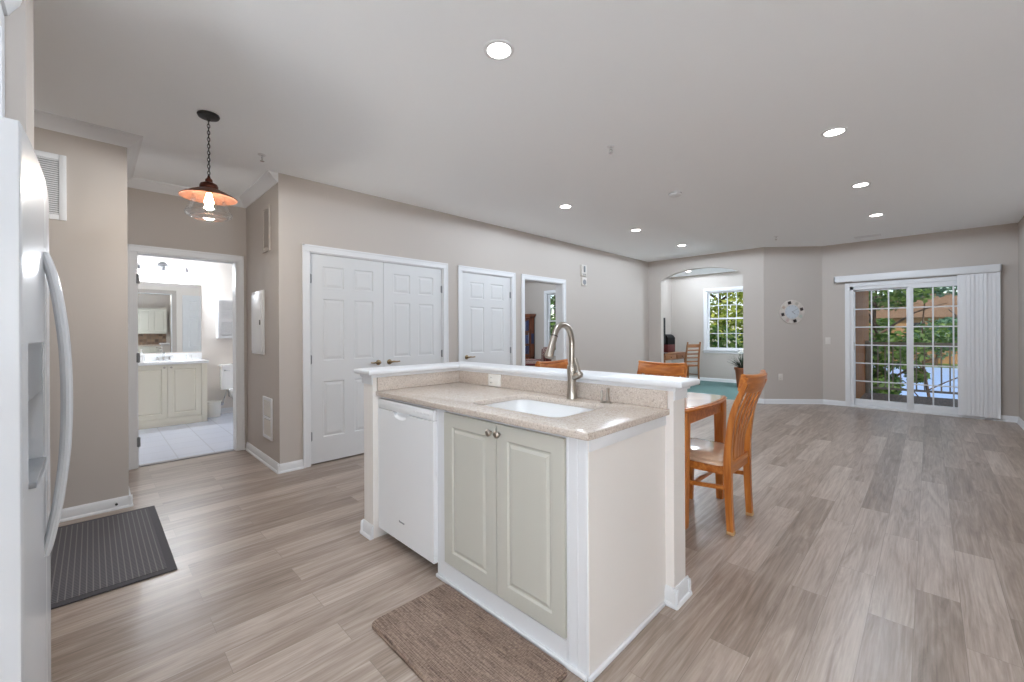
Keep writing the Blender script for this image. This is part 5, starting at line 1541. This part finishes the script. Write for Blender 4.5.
# ------------------------------------------------------------------ outdoors
GZ = -3.2
bm = B(); box(bm, -60, 60, 11.5, 16.0, GZ - .3, GZ); box(bm, -60, -6.5, 16, 72, GZ - .3, GZ); box(bm, -60, 60, 72, 120, GZ - .3, GZ)
o = obj('ground', bm, M['grass'], smooth=False); o['kind'] = 'structure'; o['category'] = 'ground'; o['label'] = 'lawn below the balcony'
bm = B(); box(bm, -6.5, 60, 16, 72, GZ - .3, GZ - .05)
o = obj('pond_water', bm, M['water'], smooth=False); tag(o, 'pond coloured pale blue as sky reflection, seen low through the sliding door', 'water', kind='structure')
bm = B(); box(bm, -1.09, 1.4, YS + .16, 11.6, -.22, -.04)
o = obj('balcony_floor', bm, M['deck'], smooth=False); tag(o, 'weathered balcony deck outside the sliding door', 'deck', kind='structure')
bm = B(); box(bm, -1.09, -0.955, YS + .16, 12.3, -.2, 2.8)
o = obj('wall_balcony', bm, M['siding'], smooth=False); tag(o, 'brown wood side wall of the balcony behind the leftmost panes', 'wall', kind='structure')
bm = B(); box(bm, -1.09, 1.5, YS + .16, 10.4, 2.45, 2.6)
o = obj('roof_balcony', bm, M['siding'], smooth=False); tag(o, 'underside of the balcony roof', 'roof', kind='structure')
T = thing('balcony_railing', 'grey balcony railing with thin balusters outside the sliding door', 'railing', (.2, 11.5, 0))
bm = B(); box(bm, -.955, 1.4, 11.44, 11.54, .98, 1.03, .004); obj('top_rail', bm, M['railing'], T)
bm = B(); box(bm, -.955, 1.4, 11.47, 11.51, .06, .10); obj('bottom_rail', bm, M['railing'], T)
x = -.88
while x < 1.38:
    bm = B(); box(bm, x, x + .022, 11.48, 11.50, .10, .98); obj('baluster', bm, M['railing'], T, smooth=False); x += .115
for x in (-.95, 1.33):
    bm = B(); box(bm, x, x + .07, 11.455, 11.525, -.04, 1.06, .004); obj('post', bm, M['railing'], T)

def leaves(bm, c, r, n, size, rnd, flat=1.0):
    c = Vector(c)
    for _ in range(n):
        while True:
            p = Vector((rnd.uniform(-1, 1), rnd.uniform(-1, 1), rnd.uniform(-1, 1)))
            if .3 < p.length < 1: break
        p = Vector((p.x * r[0], p.y * r[1], p.z * r[2])) + c
        d = Vector((rnd.gauss(0, 1), rnd.gauss(0, 1), rnd.gauss(0, .6))).normalized()
        e = d.cross(Vector((rnd.gauss(0, 1), rnd.gauss(0, 1), rnd.gauss(0, 1)))).normalized()
        s = size * rnd.uniform(.6, 1.3)
        vs = [bm.verts.new(p + q) for q in (-d * s, e * s * .5, d * s, -e * s * .5)]
        bm.faces.new(vs)
def tree(name, label, base, h, blobs, n, size, leafm, seed, trunk=.16):
    rnd = random.Random(seed)
    T = thing(name, label, 'tree', base, 0, 'trees outside the windows')
    b = Vector(base)
    bm = B(); sweep(bm, [b, b + Vector((.1, 0, h * .35)), b + Vector((-.1, .1, h * .7)), b + Vector((0, 0, h))], [(trunk,) * 2, (trunk * .8,) * 2, (trunk * .5,) * 2, (trunk * .2,) * 2], n=8, smooth=3)
    for i in range(7):
        a = rnd.uniform(0, 2 * PI); z = h * rnd.uniform(.35, .85)
        sweep(bm, [b + Vector((0, 0, z)), b + Vector((math.cos(a) * h * .15, math.sin(a) * h * .15, z + h * .10)), b + Vector((math.cos(a) * h * .28, math.sin(a) * h * .28, z + h * .14))], [(trunk * .4,) * 2, (trunk * .25,) * 2, (trunk * .1,) * 2], n=6, smooth=2)
    obj('trunk', bm, M['bark'], T)
    bm = B()
    for (c, r) in blobs: leaves(bm, b + Vector(c), r, n, size, rnd)
    obj('crown', bm, leafm, T, smooth=False)
Lb, Lm, Lc = M['leaf_bright'], M['leaf_mid'], M['leaf_cool']
tree('leafy_tree', 'sunlit yellow green tree filling the upper study window', (-6.8, 20.5, GZ), 7.8, [((0, 0, 6.0), (2.6, 2, 1.9)), ((1.6, -.4, 4.9), (1.8, 1.6, 1.4)), ((-1.6, 0, 4.6), (1.8, 1.6, 1.6)), ((.2, -.8, 7.4), (2.0, 1.6, 1.4))], 1500, .13, Lb, 11)
tree('leafy_bush', 'green bush at the bottom of the study window', (-5.4, 15.4, GZ), 4.4, [((0, 0, 3.6), (1.5, 1.0, 1.1)), ((-1.3, .3, 3.4), (1.3, 1.0, 1.2)), ((1.2, .2, 3.0), (1.1, .9, 1.1))], 1300, .11, Lm, 12, .08)
tree('dark_tree', 'green tree beyond the den window', (-12.5, 15.5, GZ), 7.5, [((0, 0, 5.2), (2.4, 2, 2.2)), ((1.6, -.5, 3.8), (1.6, 1.4, 1.6)), ((-2.0, -.3, 4.4), (2.0, 1.4, 2.0))], 1300, .16, Lm, 13)
tree('green_tree', 'green tree behind the left sliding door panel', (-1.0, 15.5, GZ), 6.2, [((0.1, 0, 5.6), (1.1, .9, .6)), ((.1, 0, 3.9), (.9, .8, .55)), ((-.1, .2, 2.9), (.6, .7, .5)), ((.0, .3, 1.9), (.7, .8, .5))], 900, .10, Lm, 14, .09)
tree('cool_green_tree', 'tall tree with leaves at the top of the right sliding door panel', (.95, 18.5, GZ), 8.0, [((-.6, 0, 6.2), (1.5, 1.0, .7)), ((-2.0, .2, 6.5), (1.2, 1.0, .6)), ((-.3, 0, 4.2), (1.0, .9, .35))], 1000, .12, Lc, 15, .09)
tree('slender_tree', 'slender tree leaning over the pond behind the right door panel', (-.05, 16.2, GZ), 5.6, [((.2, 0, 4.3), (.8, .6, .42)), ((-.2, .2, 3.2), (.25, .3, .2))], 420, .08, Lm, 16, .05)
T = thing('shore_house', 'brown house across the pond behind the patio door', 'house', (2, 82, GZ), 0)
bm = B(); box(bm, -14, 20, 80, 88, GZ, 3.2); obj('wall', bm, M['far_wall'], T, smooth=False)
bm = B(); prism(bm, [(79.2, 3.0), (88.8, 3.0), (84, 6.4)], -15, 21, 'X'); obj('roof', bm, M['far_roof'], T, smooth=False)
for x in (-10, -6, -2, 2, 6, 10, 14):
    bm = B(); box(bm, x, x + 1.6, 79.9, 80.05, 0.6, 2.3); obj('window', bm, M['dark_plastic'], T, smooth=False)
rnd = random.Random(21)
for i, x in enumerate((-18.0, -11.6, -5.4, 0.6, 6.6)):
    rel = [((0, 0, 3.4), (2.6, 1.3, 2.6)), ((1.2, .2, 5.2), (1.2, 1.0, .8))]
    tree('shore_shrub', ('shrub on the pond shore at the far left', 'shrub on the pond shore behind the balcony wall', 'shrub on the pond shore behind the left patio panel', 'shrub on the pond shore behind the right patio panel', 'shrub on the pond shore behind the vertical blind')[i],
         (x, 74.0, GZ), 5.5, rel, 700, .26, (Lm, Lc)[i % 2], 30 + i, .14)
for i, x in enumerate((-22.0, -11.0, 0.4, 11.8)):
    tree('distant_tree', ('distant tall tree at the far left behind the shore house', 'distant tall tree behind the balcony wall and shore house', 'distant tall tree at the top of the patio door panes', 'distant tall tree behind the vertical blind')[i],
         (x, 96.0, GZ), 19.0, [((0, 0, 14), (4.2, 2, 4.2)), ((rnd.uniform(-1, 1), 0, 8), (3.6, 1.5, 3.2)), ((rnd.uniform(-1, 1), .5, 20), (3.4, 2, 3))], 900, .40, (Lc, Lm, Lm, Lc)[i], 60 + i, .3)
